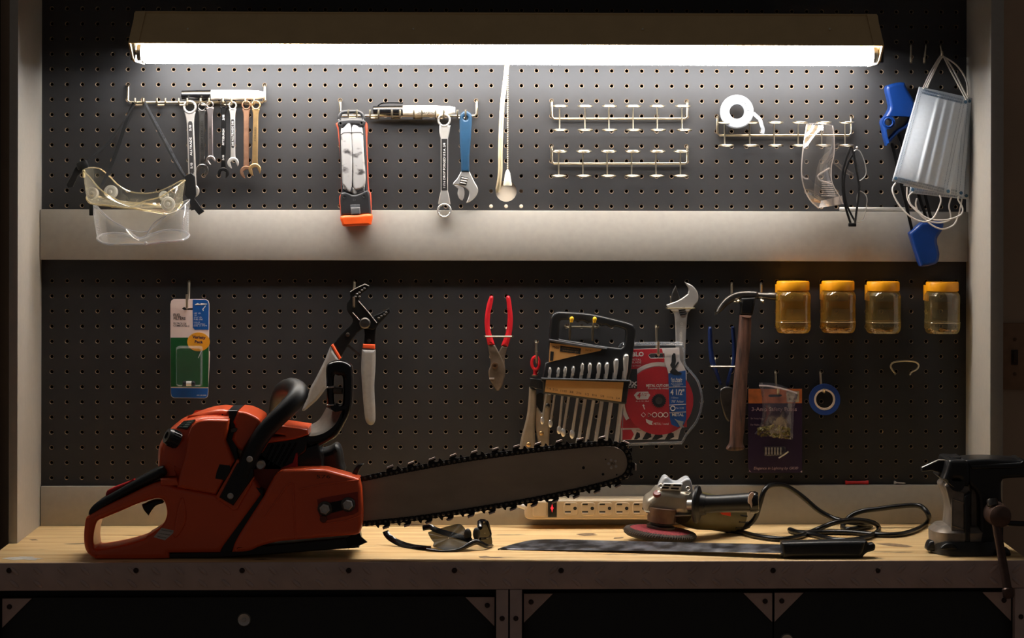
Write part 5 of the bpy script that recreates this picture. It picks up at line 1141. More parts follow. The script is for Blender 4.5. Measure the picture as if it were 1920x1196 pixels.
obj('cover_rib', plate(qa([(1108, 720), (1116, 726), (1130, 1008), (1122, 1008)]), d2 + .0015, .004, .001, False), m_saw, t)
obj('cover_rib', plate(qa([(1140, 752), (1260, 724), (1450, 704), (1452, 712), (1262, 734), (1142, 760)]), d2 + .0012, .004, .001, False), m_saw, t)
obj('cover_rib', plate(qa([(962, 900), (1080, 730), (1100, 718), (1104, 724), (1086, 738), (970, 902)]), d2 + .0012, .004, .001, False), m_saw, t)
obj('cover_rib', plate(qa([(1262, 926), (1380, 910), (1464, 880), (1464, 888), (1384, 918), (1264, 934)]), d2 + .0012, .004, .001, False), m_saw, t)
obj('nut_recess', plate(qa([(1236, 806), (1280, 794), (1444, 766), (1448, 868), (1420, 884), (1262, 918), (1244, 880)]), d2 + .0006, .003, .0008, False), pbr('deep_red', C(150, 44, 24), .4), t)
obj('nut_plate', plate(qa([(1280, 826), (1370, 808), (1378, 858), (1290, 880)]), d2 + .0014, .003, .0006, False), m_blackst, t)
for x, y in ((1276, 852), (1394, 831)):
    o = P(*qa([(x, y)])[0], d2 + .001)
    obj('nut_washer', g_lathe([(.0112, 0), (.0112, .002), (.0096, .0034), (.006, .0034)], o, (0, -1, 0), 26), m_dkmetal, t)
    obj('bar_nut', join(g_lathe([(.0082, .003), (.0082, .0085), (.0066, .0098), (.0056, .0098), (.0052, .0075), (0, .0075)], o, (0, -1, 0), 6)), m_satin, t)
obj('adjuster_screw', g_lathe([(.0056, 0), (.0046, .001), (.0012, .0006), (0, .0006)], P(*qa([(1268, 906)])[0], d2 + .002), (0, -1, 0), 16), pbr('brown_screw', C(110, 52, 34), .45), t)
obj('lettering', g_text('576', *qa([(1268, 690)])[0], 6.5, d2 + .0002, 26), pbr('moulded_number', C(88, 52, 26), .5), t)
obj('base_plate', plate(qa([(478, 1078), (742, 1074), (770, 1020), (980, 1040), (1380, 1000), (1440, 980), (1450, 1052), (1390, 1056), (1000, 1086), (700, 1106), (478, 1110)]), d - .01, .10, .002, False, zmin=ZQ), m_sawb, t)
obj('frame_gap', plate(qa([(880, 720), (960, 760), (960, 800), (800, 1072), (742, 1076)]), d - .002, .05, .001, False, zmin=ZQ), m_sawb, t)
obj('bumper_spike', plate(qa([(1380, 1004), (1440, 972), (1450, 968), (1460, 996), (1492, 1024), (1440, 1046), (1420, 1042), (1396, 1058)]), d - .005, .006, .001, False, zmin=ZQ), m_blackst, t)
obj('bracket_mount', plate(qa([(716, 796), (826, 604), (872, 612), (916, 700), (830, 858), (808, 864)]), d2 - .008, .02, .003, False, res=3), m_saw, t)
obj('handle_bracket', plate(qa([(736, 796), (828, 622), (905, 640), (912, 690), (808, 838)]), d2 - .004, .018, .003, False, res=3), m_sawb, t)
for x, y, r in ((892, 600, .0048), (862, 656, .0034), (794, 788, .0048)):
    obj('bracket_screw', g_lathe([(r, 0), (r, .0012), (r * .7, .0024), (r * .4, .0014), (0, .0014)], P(*qa([(x, y)])[0], d2 - .003 if y > 620 else d2 + .0065), (0, -1, 0), 16), m_satin, t)
obj('case_screw', join(g_lathe([(.0078, 0), (.0078, .002), (.006, .0042), (.0028, .003), (0, .003)], P(*qa([(948, 628)])[0], d - .012), (0, -1, 0), 20)), m_satin, t)
hp = [(856, 690, .405), (872, 640, .404), (905, 560, .402), (960, 472, .40), (1020, 404, .398), (1080, 346, .392), (1128, 292, .38), (1140, 256, .36), (1110, 236, .335), (1070, 248, .30), (1046, 290, .265), (1036, 360, .235), (1040, 460, .22), (1080, 600, .215)]
pp = [P(*qa([(x, y)])[0], dd) for x, y, dd in hp]
obj('front_handle', g_tube(pp, [.0118, .0132, .0138, .0138, .0138, .0142, .0150, .0156, .0154, .0150, .0147, .0144, .0142, .0140], 18, False, 6), m_rubber, t)
d3 = .36
obj('hand_guard', plate(qa([(1284, 340, 1), (1282, 220), (1280, 140), (1296, 112), (1350, 100), (1398, 116), (1414, 150), (1414, 280), (1404, 360), (1376, 420), (1330, 490), (1240, 545), (1160, 585), (1132, 640, 1), (1126, 572, 1), (1176, 520), (1186, 490, 1), (1230, 486), (1280, 468), (1330, 426), (1358, 362)]), d3, .035, .007, True, [qa([(1322, 184), (1345, 178), (1366, 190), (1366, 310), (1350, 330), (1324, 322)])], res=4), m_blackg, t)
obj('guard_crossbar', plate(qa([(1288, 232), (1366, 238), (1364, 270), (1290, 266)]), d3 - .004, .02, .004, False), m_dust, t)
obj('guard_inner_edge', plate(qa([(1284, 232), (1322, 226), (1322, 236), (1286, 240)]), d3 + .0006, .003, .001, False), m_satin, t)
obj('guard_inner_edge', plate(qa([(1284, 322), (1322, 320), (1322, 328), (1286, 330)]), d3 + .0006, .003, .001, False), m_satin, t)
bk = crom3([P(*qa([q_])[0], .30) for q_ in ((1110, 428), (1160, 424), (1205, 422), (1248, 396), (1284, 336))], 5)
fr = crom3([P(*qa([q_])[0], .373) for q_ in ((1186, 484), (1230, 480), (1280, 462), (1330, 420), (1364, 352))], 5)
md = [a_.lerp(b_, .55) + V((0, 0, -.004)) for a_, b_ in zip(bk, fr)]
fl = [p - V((0, 0, .012)) for p in fr]
obj('dusty_scoop', g_loft([bk, md, fr], False), m_dust, t, 180)
obj('scoop_lip', g_loft([fr, [p + V((0, -.001, -.003)) for p in fr], fl, [p + V((0, .03, 0)) for p in fl]], False), m_blackg, t, 60)
obj('muffler', plate(qa([(1200, 570), (1290, 545), (1330, 524), (1356, 550), (1368, 620), (1366, 672), (1200, 680)]), d3 - .03, .05, .012, True, res=3), m_rubber, t)
obj('front_body', plate(qa([(1120, 560), (1240, 520), (1264, 600), (1262, 668), (1110, 668)]), d3 + .01, .06, .004, False), m_sawb, t)
zb_ = Z(640, 800, 3.2); d4 = .388
m_bar = pbr('worn_bar_steel', C(176, 160, 142), .5, .45, .14, 9, .12, .5, 0, (1, 1, 2.5))
bar = [(90, 330, 1), (400, 270), (700, 214), (1000, 173), (1300, 139), (1500, 119), (1610, 117), (1676, 138), (1708, 180), (1716, 222), (1706, 262), (1670, 296), (1590, 322), (1480, 352), (1200, 416), (800, 488), (400, 542), (90, 570, 1)]
obj('guide_bar', plate(zb_(bar), d4, .005, .0004), m_bar, t)
for x, y, r in ((1453, 246, 9), (1570, 285, 8), (1586, 196, 4), (1652, 288, 5)): obj('bar_hole', g_lathe([(mm(r / 3.2, d4), 0), (0, .0001)], P(*zb_([(x, y)])[0], d4 + .0002), (0, -1, 0), 14), m_ink, t)
for x, y in ((1618, 200), (1645, 206), (1648, 238), (1620, 246), (1604, 222)): obj('nose_rivet', g_lathe([(.0022, 0), (.0016, .0004), (0, .0005)], P(*zb_([(x, y)])[0], d4), (0, -1, 0), 12), m_satin, t)
obj('bar_lettering', g_text('IN', *zb_([(1628, 222)])[0], 5, d4 + .0002, 6), m_ink, t)
path = crom([(96, 318), (250, 285), (400, 256), (600, 219), (800, 186), (1000, 159), (1200, 134), (1400, 113), (1540, 101), (1625, 100), (1682, 118), (1722, 162), (1733, 215), (1722, 268), (1688, 306), (1610, 336), (1490, 368), (1300, 410), (1100, 449), (900, 483), (600, 530), (400, 557), (96, 588)], 10, False)
path = [V(p) for p in zb_([tuple(p) for p in path])]
acc = [0]
for a, b in zip(path, path[1:]): acc.append(acc[-1] + (b - a).length)
def at(s):
    for i in range(len(path) - 1):
        if acc[i + 1] >= s: f = (s - acc[i]) / max(1e-9, acc[i + 1] - acc[i]); return path[i].lerp(path[i + 1], f), (path[i + 1] - path[i]).normalized()
    return path[-1], (path[-1] - path[-2]).normalized()
NL = int(acc[-1] / 10.0)
lk, rv, cut = [], [], []
for k in range(NL):
    s = 5 + k * 10.0; c, tn = at(s); nn = V((tn.y, -tn.x))           # nn points away from the bar
    if k % 2: dd, th_ = d4 + .0016, .0016
    else: dd, th_ = d4 - .0004, .0042
    e = [c - tn * 6.4 + nn * 3.0, c - tn * 5 + nn * 5.0, c + nn * 3.8, c + tn * 5 + nn * 5.0, c + tn * 6.4 + nn * 3.0, c + tn * 6.4 - nn * 3.4, c + tn * 4 - nn * 5.6, c - tn * 4 - nn * 5.6, c - tn * 6.4 - nn * 3.4]
    lk.append(plate([tuple(p) for p in e], dd + .0008, th_, .0003, False, res=1))
    rv.append(g_lathe([(.0024, 0), (.0016, .0009), (0, .0011)], P(c.x - nn.x * .6, c.y - nn.y * .6, d4 + .0026), (0, -1, 0), 8))
    if k % 4 == 2 and 2 < k < NL - 2:                                    # cutter: body, raised tooth and depth gauge
        fl = 1 if (k // 4) % 2 else -1
        m_ = [c - tn * 9 + nn * 3, c - tn * 8 + nn * 8, c - tn * 3 + nn * 10.2, c + tn * 5.5 + nn * 12, c + tn * 6.5 + nn * 8.8, c + tn * 2 + nn * 6.6, c + tn * 6 + nn * 4.4, c + tn * 11 + nn * 5, c + tn * 13 + nn * 10.0, c + tn * 15.5 + nn * 9, c + tn * 19 + nn * 3]
        cut.append((plate([tuple(p) for p in m_], d4 + (.0034 if fl > 0 else -.001), .0018, .0003, False, res=1),
                    plate([tuple(p) for p in (c - tn * 7 + nn * 8.4, c - tn * 6 + nn * 11.6, c + tn * 5.5 + nn * 13.8, c + tn * 6 + nn * 10.4)], d4 + (.0052 if fl > 0 else .001), .0058, .0006, False)))
chn = obj('chain', join(*lk, *[c[0] for c in cut]), pbr('oily_chain', C(34, 30, 29), .38, .55, .3, 60, .1), t)
obj('chain_rivets', join(*rv), m_dkmetal, t)
m_tooth = pbr('tooth_steel', C(205, 186, 178), .3, .75, .08)
for c in cut: obj('cutter', c[1], m_tooth, t)
obj('chain_catcher', plate(zb_([(60, 290), (78, 252), (100, 226), (136, 222), (112, 252), (96, 290)]), d4 - .01, .012, .002, False), m_sawb, t)

# ------------------------------------------------------------------ sunglasses
zs = Z(700, 960, 8)
t = thing('sunglasses', 'black wraparound sunglasses with tinted lenses lying between the chainsaw and machete', 'sunglasses', P(830, 1035, .32))
def s3(l): return [P(*zs([(x, y)])[0], dd) for x, y, dd in l]
m_tint = thin('smoke_lens', (.07, .066, .05, 1), C(20, 19, 15), .10, .004, .3, .25)
m_fr = pbr('glossy_frame', C(12, 12, 15), .12, 0, .1)
low = s3([(800, 565, .318), (900, 582, .324), (1000, 592, .328), (1120, 588, .33), (1240, 572, .328), (1340, 540, .324), (1430, 490, .318), (1500, 455, .312), (1560, 448, .31), (1620, 475, .308), (1700, 508, .30), (1785, 500, .275)])
obj('frame', g_tube(low, [.003, .0034, .0026, .0022, .0024, .003, .0044, .005, .0046, .0042, .0036, .002], 10, False, 5), m_fr, t)
obj('temple', g_tube(s3([(860, 555, .318), (760, 548, .312), (600, 528, .296), (450, 490, .276), (320, 430, .26), (240, 375, .252), (198, 325, .246), (184, 290, .243)]), 1, 10, False, 5, (.0052, .0018, V((0, -1, .25)))), m_fr, t)
obj('temple', g_tube(s3([(1465, 428, .30), (1350, 388, .29), (1200, 345, .27), (1050, 305, .25), (930, 262, .235), (850, 225, .226), (745, 240, .22)]), 1, 10, False, 5, (.0046, .0018, V((0, -1, .25)))), m_fr, t)
l1 = s3([(822, 318, .28), (850, 292, .275), (1000, 245, .27), (1160, 200, .27), (1270, 178, .272), (1330, 196, .276), (1390, 270, .29), (1470, 390, .305), (1450, 470, .312), (1340, 540, .322), (1240, 570, .326), (1080, 572, .322), (960, 535, .312), (896, 515, .305), (905, 455, .298), (870, 410, .29)])
l1 = crom3(l1, 4, True); cc = sum(l1, V()) / len(l1)
obj('lens', g_loft([l1, [cc + (p - cc) * .5 + V((0, -.003, 0)) for p in l1], [cc + (p - cc) * .02 + V((0, -.004, 0)) for p in l1]], True), m_tint, t, 180)
l2 = s3([(1600, 150, .27), (1640, 138, .262), (1700, 150, .258), (1735, 230, .256), (1765, 330, .256), (1785, 470, .262), (1750, 500, .275), (1690, 470, .29), (1580, 395, .295), (1585, 260, .285)])
l2 = crom3(l2, 4, True); cc = sum(l2, V()) / len(l2)
obj('lens', g_loft([l2, [cc + (p - cc) * .5 + V((-.001, -.003, 0)) for p in l2], [cc + (p - cc) * .02 + V((-.001, -.004, 0)) for p in l2]], True), m_tint, t, 180)
obj('lens_frame', g_tube(s3([(1600, 240, .285), (1592, 160, .274), (1630, 140, .264), (1700, 150, .258), (1738, 240, .256), (1762, 340, .256), (1720, 385, .27), (1600, 400, .295)]), [.004, .0042, .0038, .003, .0018, .0014, .0016, .002], 8, False, 4), m_fr, t)
obj('nose_pad', g_ball(P(*zs([(1415, 345)])[0], .30), .0085, 12, (.75, .6, 1.25)), m_rubber, t)
obj('nose_pad', g_ball(P(*zs([(1548, 325)])[0], .30), .0085, 12, (.7, .6, 1.2)), m_rubber, t)

# ------------------------------------------------------------------ machete
zm_ = Z(920, 860, 2.2326)
t = thing('machete', 'machete with a dark spotted blade and black handle lying along the bench front', 'machete', P(1290, 1040, .38))
def hz(l): return [PZ(*zm_([(x, y)])[0], ZB + h) for x, y, h in l]
fe = crom3(hz([(30, 378, .0012), (200, 381, .0018), (500, 384, .0034), (800, 388, .0055), (1100, 393, .0078), (1240, 395, .0088)]), 6)
be = crom3(hz([(30, 377, .0022), (110, 353, .0062), (230, 337, .0092), (600, 345, .0115), (1000, 354, .0138), (1240, 359, .0150)]), 6)
def bladem():
    m, nt, out = newmat('spotted_blade')
    b_ = nt.nodes.new('ShaderNodeBsdfPrincipled'); b_.inputs['Metallic'].default_value = .6; b_.inputs['Roughness'].default_value = .36
    c, f, mp = noise_mix(nt, C(52, 50, 52), C(158, 160, 170), 34, 8, (1, 1, 1), .42, .76)
    nt.links.new(c, b_.inputs['Base Color']); nt.links.new(b_.outputs[0], out.inputs[0]); return m
mid = [a.lerp(b, .75) for a, b in zip(fe, be)]
g = g_loft([fe, [a.lerp(b, .12) + V((0, 0, .0008)) for a, b in zip(fe, be)], mid, be, [b - V((0, 0, .0022)) for b in be], [a.lerp(b, .12) - V((0, 0, .0004)) for a, b in zip(fe, be)], fe], False)
obj('blade', g, bladem(), t, 20)
dh = .414
obj('handle', plate(zm_([(1219, 352, 1), (1400, 347), (1574, 345, 1), (1562, 395), (1546, 428, 1), (1380, 425), (1222, 420, 1)]), dh, .034, .007, True, zmin=ZQ, res=4), m_blackp, t)
obj('pommel', plate(zm_([(1550, 348), (1576, 347), (1582, 357), (1602, 355), (1611, 364), (1606, 384), (1580, 392), (1562, 406), (1552, 424), (1546, 400)]), dh - .006, .022, .003, True, zmin=ZQ, res=3), m_blackp, t)
obj('handle_rivet', g_lathe([(.0028, 0), (.002, .0005), (0, .0006)], P(*zm_([(1520, 362)])[0], dh - .002), (0, -1, .2), 12), m_ink, t)

# ------------------------------------------------------------------ power strip
zp = Z(960, 800, 5.979); d = .064
m_iv = pbr('ivory_plastic', C(200, 180, 150), .4, 0, .04, 50)
t = thing('power_strip', 'ivory power strip with a lit red switch fixed to the lower rail', 'power strip', P(1130, 976, .04))
obj('housing', plate(zp([(162, 856), (180, 832), (400, 822), (1980, 812), (1988, 1028), (1972, 1040), (240, 1042), (176, 1034), (146, 1014), (139, 985)]), d, .052, .003, False, res=3), m_iv, t)
obj('end_panel', plate(zp(rrect(232, 840, 388, 1008, 26)), d + .0012, .003, .0012, False), m_iv, t)
sw = obj('switch', plate(zp(rect(403, 832, 502, 1016)), d + .002, .006, .001, False), m_blackg, t)
m_led = pbr('red_lit_switch', C(120, 8, 12), .3, 0, .1, emit=(1, .02, .03, 1), es=1.6)
obj('switch_light', plate(zp([(450, 866), (456, 895), (466, 912), (456, 930), (450, 962), (443, 930), (432, 912), (443, 895)]), d + .0026, .001, .0001, False), m_led, t)
for i in range(7):
    x = 660 + i * 193
    ou = obj('outlet', plate(zp(rrect(x - 82, 848, x + 80, 996, 34)), d + .0010, .002, .0008, False), m_iv, t)
    OFF[ou.name] = OFF[t.name]
    obj('slot', plate(zp(rect(x - 62, 862, x - 4, 878)), d + .0013, .002, .0001, False), m_ink, ou)
    obj('slot', plate(zp(rect(x - 66, 946, x, 962)), d + .0013, .002, .0001, False), m_ink, ou)
    obj('ground_hole', plate(zp(circ(x + 47, 915, 20, 14)), d + .0013, .002, .0001, False), m_ink, ou)
    obj('slot_lip', plate(zp(rect(x - 66, 962, x, 972)), d + .0014, .001, .0001, False), m_wink, ou)
obj('cord', g_tube([P(*p) for p in [(985, 950, .045), (974, 947, .045), (962, 945, .04), (930, 950, .03), (880, 962, .03), (800, 968, .028), (720, 965, .026), (660, 970, .024)]], [.0052, .0044, .0034, .0034, .0034, .0034, .0034, .0034], 10, False, 5), m_wink, t)

# ------------------------------------------------------------------ angle grinder
zg = Z(1150, 880, 6.4)
t = thing('angle_grinder', 'angle grinder with a red flap disc and black side handle standing on its disc', 'angle grinder', PZ(1240, 1008, ZB))
m_head = pbr('cast_gearhead', C(172, 164, 150), .38, .6, .12, 40, .12)
m_olive = pbr('olive_motor_case', C(96, 88, 56), .4, 0, .08)
dc = PZ(1237.5, 1000, ZB + .0128); nrm = V((.10, -.02, 1)).normalized()
m_flap = pbr('red_abrasive', C(132, 34, 42), .75, 0, .4, 220, .6)
m_flapd = pbr('dark_abrasive_edge', C(44, 36, 30), .7, 0, .4, 160, .5)
obj('flap_disc', g_lathe([(.012, .009), (.040, .0078), (.0515, .0052), (.052, .003), (.012, .003), (.012, .009)], dc, nrm, 60), m_flap, t)
uu = nrm.orthogonal().normalized(); vv = nrm.cross(uu)
obj('abrasive_rim', g_lathe([(.0505, .0058), (.0575, .0036), (.0588, .0012), (.0585, -.0026), (.054, -.0058), (.046, -.0074), (.012, -.0078), (.012, .002), (.0505, .003)], dc, nrm, 60), m_flapd, t)
def flap(a_):
    rd = uu * math.cos(a_) + vv * math.sin(a_); tn = -uu * math.sin(a_) + vv * math.cos(a_)
    return g_tube([dc + rd * .0495 + nrm * .0064 + tn * .002, dc + rd * .0572 + nrm * .0042, dc + rd * .0592 + nrm * .0008 - tn * .003], .0006, 4)
obj('flap_edges', join(*[flap(2 * PI * k / 80) for k in range(80)]), pbr('flap_edge_tan', C(84, 70, 58), .8), t)
obj('disc_nut', g_lathe([(.023, .009), (.023, .0125), (.018, .015), (.016, .021), (0, .021)], dc, nrm, 24), m_dkmetal, t)
obj('spindle_neck', g_lathe([(.0155, .017), (.0225, .019), (.0235, .026), (.0228, .030), (.0242, .033), (.0242, .042), (0, .042)], dc, nrm, 30), pbr('brown_neck', C(112, 88, 76), .42, .4, .15), t)
d = .226
obj('gear_housing', plate(zg([(378, 500), (382, 430), (402, 368), (470, 318), (540, 246), (640, 236), (820, 262), (940, 280, 1), (948, 400), (930, 545, 1), (880, 566), (780, 560), (600, 552), (430, 530), (386, 518)]), d, .078, .012, True, res=4), m_head, t)
obj('gear_housing_flange', plate(zg([(372, 505), (420, 500), (600, 530), (760, 545), (940, 540), (930, 562), (760, 570), (590, 556), (420, 532)]), d + .002, .03, .002, False), m_head, t)
obj('bearing_plate', plate(zg([(540, 244, 1), (570, 170), (604, 110), (632, 94), (660, 104), (718, 156), (780, 166), (830, 136), (878, 112), (918, 118), (940, 160), (962, 260, 1), (940, 420, 1), (920, 300, 1), (820, 262, 1), (600, 240, 1)]), d - .012, .045, .003, True), pbr('pale_alloy', C(200, 204, 210), .4, .3, .05), t)
vf = obj('vent_frame', plate(zg([(560, 244), (606, 168), (832, 176), (812, 258)]), d - .003, .012, .001, False), pbr('vent_white', C(222, 222, 220), .4), t)
for x0, y0, w_ in ((612, 174, 78), (720, 178, 96), (584, 208, 84), (692, 216, 98)):
    obj('vent_slot', plate(zg([(x0 + 4, y0), (x0 + w_, y0 + 3), (x0 + w_ - 6, y0 + 26), (x0 - 4, y0 + 22)]), d - .0026, .001, .0001, False), m_ink, t)
for x, y in ((566, 200), (896, 232)): obj('head_screw', g_lathe([(.004, 0), (.004, .002), (.003, .003), (.0016, .002), (0, .002)], P(*zg([(x, y)])[0], d - .008), (0, -1, .3), 14), m_satin, t)
obj('spindle_lock', g_lathe([(.0075, -.004), (.0075, .001), (.006, .003), (0, .0035)], P(*zg([(532, 292)])[0], d - .006), (-.15, -.55, .8), 18), pbr('lock_red', C(112, 8, 16), .35), t)
a, b = P(*zg([(930, 478)])[0], .19), P(*zg([(1480, 560)])[0], .118); L = (b - a).length
obj('motor_body', g_lathe([(.026, -.02), (.030, 0), (.031, L * .2), (.0288, L * .5), (.0285, L * .85), (.026, L * .97), (.022, L), (0, L)], a, b - a, 36), m_olive, t)
ax = (b - a).normalized(); pu = ax.orthogonal().normalized(); pv = ax.cross(pu)
obj('rear_vents', join(*[g_tube([a + ax * (L * .80) + (pu * math.cos(k * PI / 8) + pv * math.sin(k * PI / 8)) * .0288, a + ax * (L * .965) + (pu * math.cos(k * PI / 8) + pv * math.sin(k * PI / 8)) * .0264], .0014, 6) for k in range(16)]), m_ink, t)
obj('orange_sticker', plate(zg([(1262, 508), (1408, 512), (1410, 562), (1310, 544)]), .190, .004, .0006, False), pbr('orange_sticker', C(236, 72, 40), .35), t)
hd = .252
a, b = P(*zg([(1040, 420)])[0], hd - .012), P(*zg([(1742, 392)])[0], hd); L = (b - a).length; ah = (b - a)
obj('handle_guard', g_lathe([(.006, -.010), (.0292, -.008), (.0305, -.005), (.0292, -.002), (.018, .002), (.016, .010)], a, (1, -.28, -.02), 36), m_blackp, t)
obj('side_handle', g_lathe([(.0165, 0), (.0146, L * .12), (.0140, L * .3), (.0146, L * .6), (.0156, L * .86)], a, ah, 30), m_blackp, t)
obj('handle_end', g_lathe([(.0158, L * .85), (.0172, L * .86), (.0176, L * .95), (.0150, L), (0, L * 1.005)], a, ah, 30), m_blackg, t)
obj('worn_patch', plate(zg([(1640, 290), (1672, 276), (1690, 296), (1676, 330), (1662, 370), (1668, 420), (1658, 460), (1640, 420), (1616, 398), (1618, 340)]), hd + .0166, .003, .0008), pbr('worn_paint', C(214, 190, 178), .6), t)
obj('handle_stud', g_lathe([(.008, 0), (.0085, .006), (.0085, .014), (.006, .016)], P(*zg([(886, 424)])[0], d + .002), (1, -.2, 0), 20), m_satin, t)
zc_ = Z(1380, 890, 4.8)
def cord(l, onb=.0045):
    r_ = []
    for p in l:
        x, y = zc_([p[:2]])[0]
        r_.append(P(x, y, p[2]) if len(p) > 2 else PZ(x, y, ZB + onb))
    return r_
obj('strain_relief', g_tube(cord([(0, 480, .12), (50, 470, .122), (115, 448, .126)]), [.0072, .0062, .0056], 12, False, 3), m_rubber, t)
obj('power_cord', join(g_tube(cord([(60, 468, .124), (120, 445, .128), (180, 375, .135), (220, 245, .14), (250, 150, .14), (300, 100, .13), (390, 92, .11), (480, 118, .09), (600, 200, .075), (740, 318, .07), (860, 385, .075), (980, 420, .09), (1120, 440, .1), (1215, 458), (1100, 482), (1000, 490), (958, 470, .07), (985, 420, .062), (1050, 360, .06), (1150, 325, .06), (1280, 308, .06), (1450, 285, .06), (1600, 275, .06), (1680, 295, .066), (1735, 370, .074), (1715, 435), (1620, 495), (1480, 535), (1300, 540), (1050, 520), (800, 516), (600, 522), (500, 505), (490, 494), (560, 520), (700, 540), (850, 578), (1000, 590), (1150, 570), (1260, 525), (1285, 480, .10), (1240, 435, .11), (1120, 410, .12), (1000, 410, .13), (860, 440, .14), (700, 505), (560, 558), (400, 578), (200, 555), (60, 520), (-60, 500), (-180, 470)], .0048), .0043, 10, False, 5)), m_cordb, t)

# ------------------------------------------------------------------ vise
zv = Z(1720, 840, 4.125)
m_v = pbr('black_vise_paint', C(30, 30, 31), .34, .1, .25, 30, .12)
m_vw = pbr('worn_vise', C(136, 126, 116), .42, .3, .3, 40, .2)
t = thing('bench_vise', 'black bench vise bolted to the right front corner of the worktop', 'vise', PZ(1826, 1044, ZB))
d = .392
bc = PZ(1829, 1030, ZB); bc.y = -.335
def sqr(cx, cy, rx, ry, z, n=36, p=3): return [V((cx + rx * math.copysign(abs(math.cos(q)) ** (2 / p), math.cos(q)), cy + ry * math.copysign(abs(math.sin(q)) ** (2 / p), math.sin(q)), z)) for q in [2 * PI * k / n for k in range(n)]]
wL = P(*zv([(152, 800)])[0], d).x; wR = P(*zv([(690, 800)])[0], d).x; bx = (wL + wR) / 2; rx = (wR - wL) / 2
obj('base', g_loft([sqr(bx, -.335, rx, .058, ZQ), sqr(bx, -.335, rx, .058, ZB + .016), sqr(bx, -.335, rx * .97, .055, ZB + .022), sqr(bx, -.335, rx * .5, .03, ZB + .022)], True, True), m_v, t)
obj('base_lug', plate(zv([(76, 790), (90, 735), (112, 720), (160, 716), (160, 800), (120, 800)]), .36, .03, .005, True, zmin=ZQ), m_v, t)
obj('base_lug', plate(zv([(640, 790), (700, 780), (720, 800), (722, 840), (640, 850)]), d, .03, .005, True, zmin=ZQ), m_v, t)
obj('base_boss', plate(zv([(186, 786), (200, 752), (240, 736), (280, 742), (306, 770), (300, 790)]), d + .004, .012, .003, True), m_v, t)
sz0, sz1 = P(*zv([(250, 742)])[0], d).z, P(*zv([(250, 664)])[0], d).z
obj('swivel', g_loft([sqr(bx - .012, -.335, rx * .82, .052, sz0 - .006, 36, 2.4), sqr(bx - .012, -.335, rx * .82, .052, sz1 + .0), sqr(bx - .010, -.335, rx * .70, .044, sz1 + .008), sqr(bx, -.335, rx * .3, .02, sz1 + .010)], True, True), m_vw, t)
obj('fixed_body', plate(zv([(250, 690, 1), (248, 640), (256, 560), (258, 460), (238, 380), (212, 318), (212, 290), (240, 262, 1), (400, 240, 1), (416, 300), (412, 700, 1)]), d - .018, .075, .006, True, res=3), m_vw, t)
obj('body_edge', plate(zv([(364, 376), (412, 340), (412, 742), (364, 742)]), d - .004, .05, .003, False), m_v, t)
obj('front_panel', plate(zv([(216, 292), (250, 296), (366, 352), (364, 696), (262, 640), (262, 470), (240, 380)]), d - .010, .012, .002, False), m_vw, t)
obj('panel_border', join(*[g_tube([P(*p, d - .0095) for p in zv(l)], .0012, 6) for l in ([(270, 392), (364, 424)], [(270, 392), (268, 600)], [(268, 598), (364, 632)])]), m_vw, t)
obj('fixed_jaw', plate(zv([(196, 240, 1), (222, 180), (240, 118), (262, 92), (372, 96, 1), (410, 130), (412, 260, 1), (400, 300, 1), (260, 296, 1)]), d - .006, .10, .008, True, [zv([(282, 250), (292, 246), (326, 248), (330, 270), (316, 296), (288, 284)])], res=3), m_v, t)
obj('jaw_cap', plate(zv([(256, 72), (340, 68), (346, 92), (256, 96)]), d - .03, .05, .002, False), m_v, t)
obj('pipe_jaw', plate(zv([(34, 152, 1), (165, 92, 1), (262, 94, 1), (262, 110), (230, 180, 1), (170, 190), (110, 176), (70, 180), (34, 182, 1)]), d - .04, .014, .002, True), m_v, t)
obj('pipe_jaw_edge', g_tube([P(*p, d - .039) for p in zv([(36, 150), (165, 92), (256, 95)])], .0007, 6), m_satin, t)
obj('edge_wire', g_tube([P(*p, d - .002) for p in zv([(194, 238), (240, 268), (282, 300)])], .0006, 6), m_dkmetal, t)
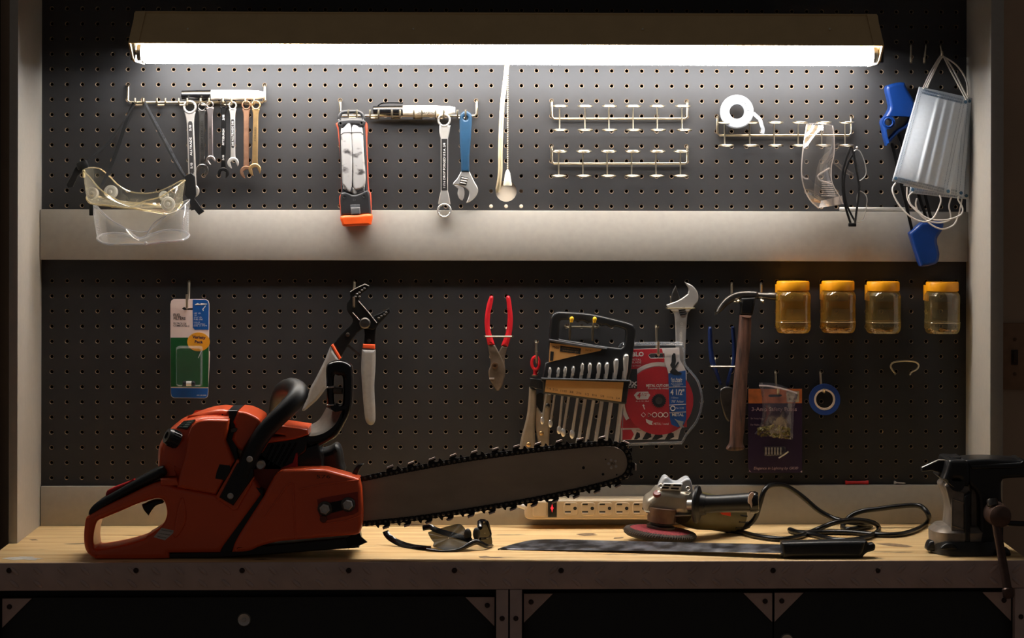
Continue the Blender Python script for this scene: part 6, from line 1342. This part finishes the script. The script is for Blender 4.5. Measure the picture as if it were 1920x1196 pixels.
obj('slide_channel', plate(zv([(412, 310), (470, 320), (470, 770), (412, 740)]), d - .03, .05, .003, False), m_vw, t)
obj('moving_jaw', plate(zv([(372, 102, 1), (400, 92), (560, 86), (780, 96, 1), (822, 90), (836, 110), (836, 230, 1), (690, 238), (658, 256), (652, 300), (655, 400), (672, 480), (668, 770, 1), (480, 780, 1), (474, 400), (420, 300, 1), (374, 240, 1)]), d - .012, .075, .006, True, res=3), m_v, t)
obj('slide_rib', plate(zv([(404, 130), (800, 112), (822, 96), (822, 150), (760, 160), (420, 166)]), d - .010, .01, .003, False), m_v, t)
o = P(*zv([(600, 500)])[0], .40)
obj('screw_boss', g_lathe([(.0, .052), (.010, .051), (.0165, .046), (.0185, .036), (.0185, 0)], o, (0, -1, 0), 30), pbr('bare_brown_steel', C(98, 76, 66), .4, .6, .2, 50, .15), t)
m_vh = pbr('brown_handle_steel', C(86, 66, 58), .4, .6, .2, 50, .15)
hz0 = .432; hz1 = .458
a, b = P(*zv([(578, 410)])[0], hz0), P(*zv([(706, 1140)])[0], hz1); L = (b - a).length
obj('tommy_bar', g_lathe([(.0066, 0), (.0066, L * .3), (.0068, L * .9), (.0068, L)], a, b - a, 18), m_vh, t)
obj('bar_knob', g_lathe([(0, -.004), (.0074, -.004), (.0086, -.001), (.0086, .006), (.007, .008)], a, b - a, 20), m_dkmetal, t)
obj('bar_knob', g_lathe([(.007, -.012), (.0088, -.010), (.0088, .001), (.007, .004), (0, .005)], b, b - a, 20), m_vh, t)
obj('locking_bar', g_tube([P(*p, .35) for p in zv([(660, 578), (740, 582), (860, 586)])], .0042, 10), m_v, t)
# ------------------------------------------------------------------ light of the dark garage
w = bpy.data.worlds.new('dark_garage'); S.world = w; w.use_nodes = True
bg = w.node_tree.nodes['Background']; bg.inputs[0].default_value = (1.0, .92, .88, 1); bg.inputs[1].default_value = .046
S.view_settings.view_transform = 'Standard'; S.view_settings.look = 'None'; S.view_settings.gamma = 1
S.view_settings.use_curve_mapping = False; S.view_settings.exposure = 0.0
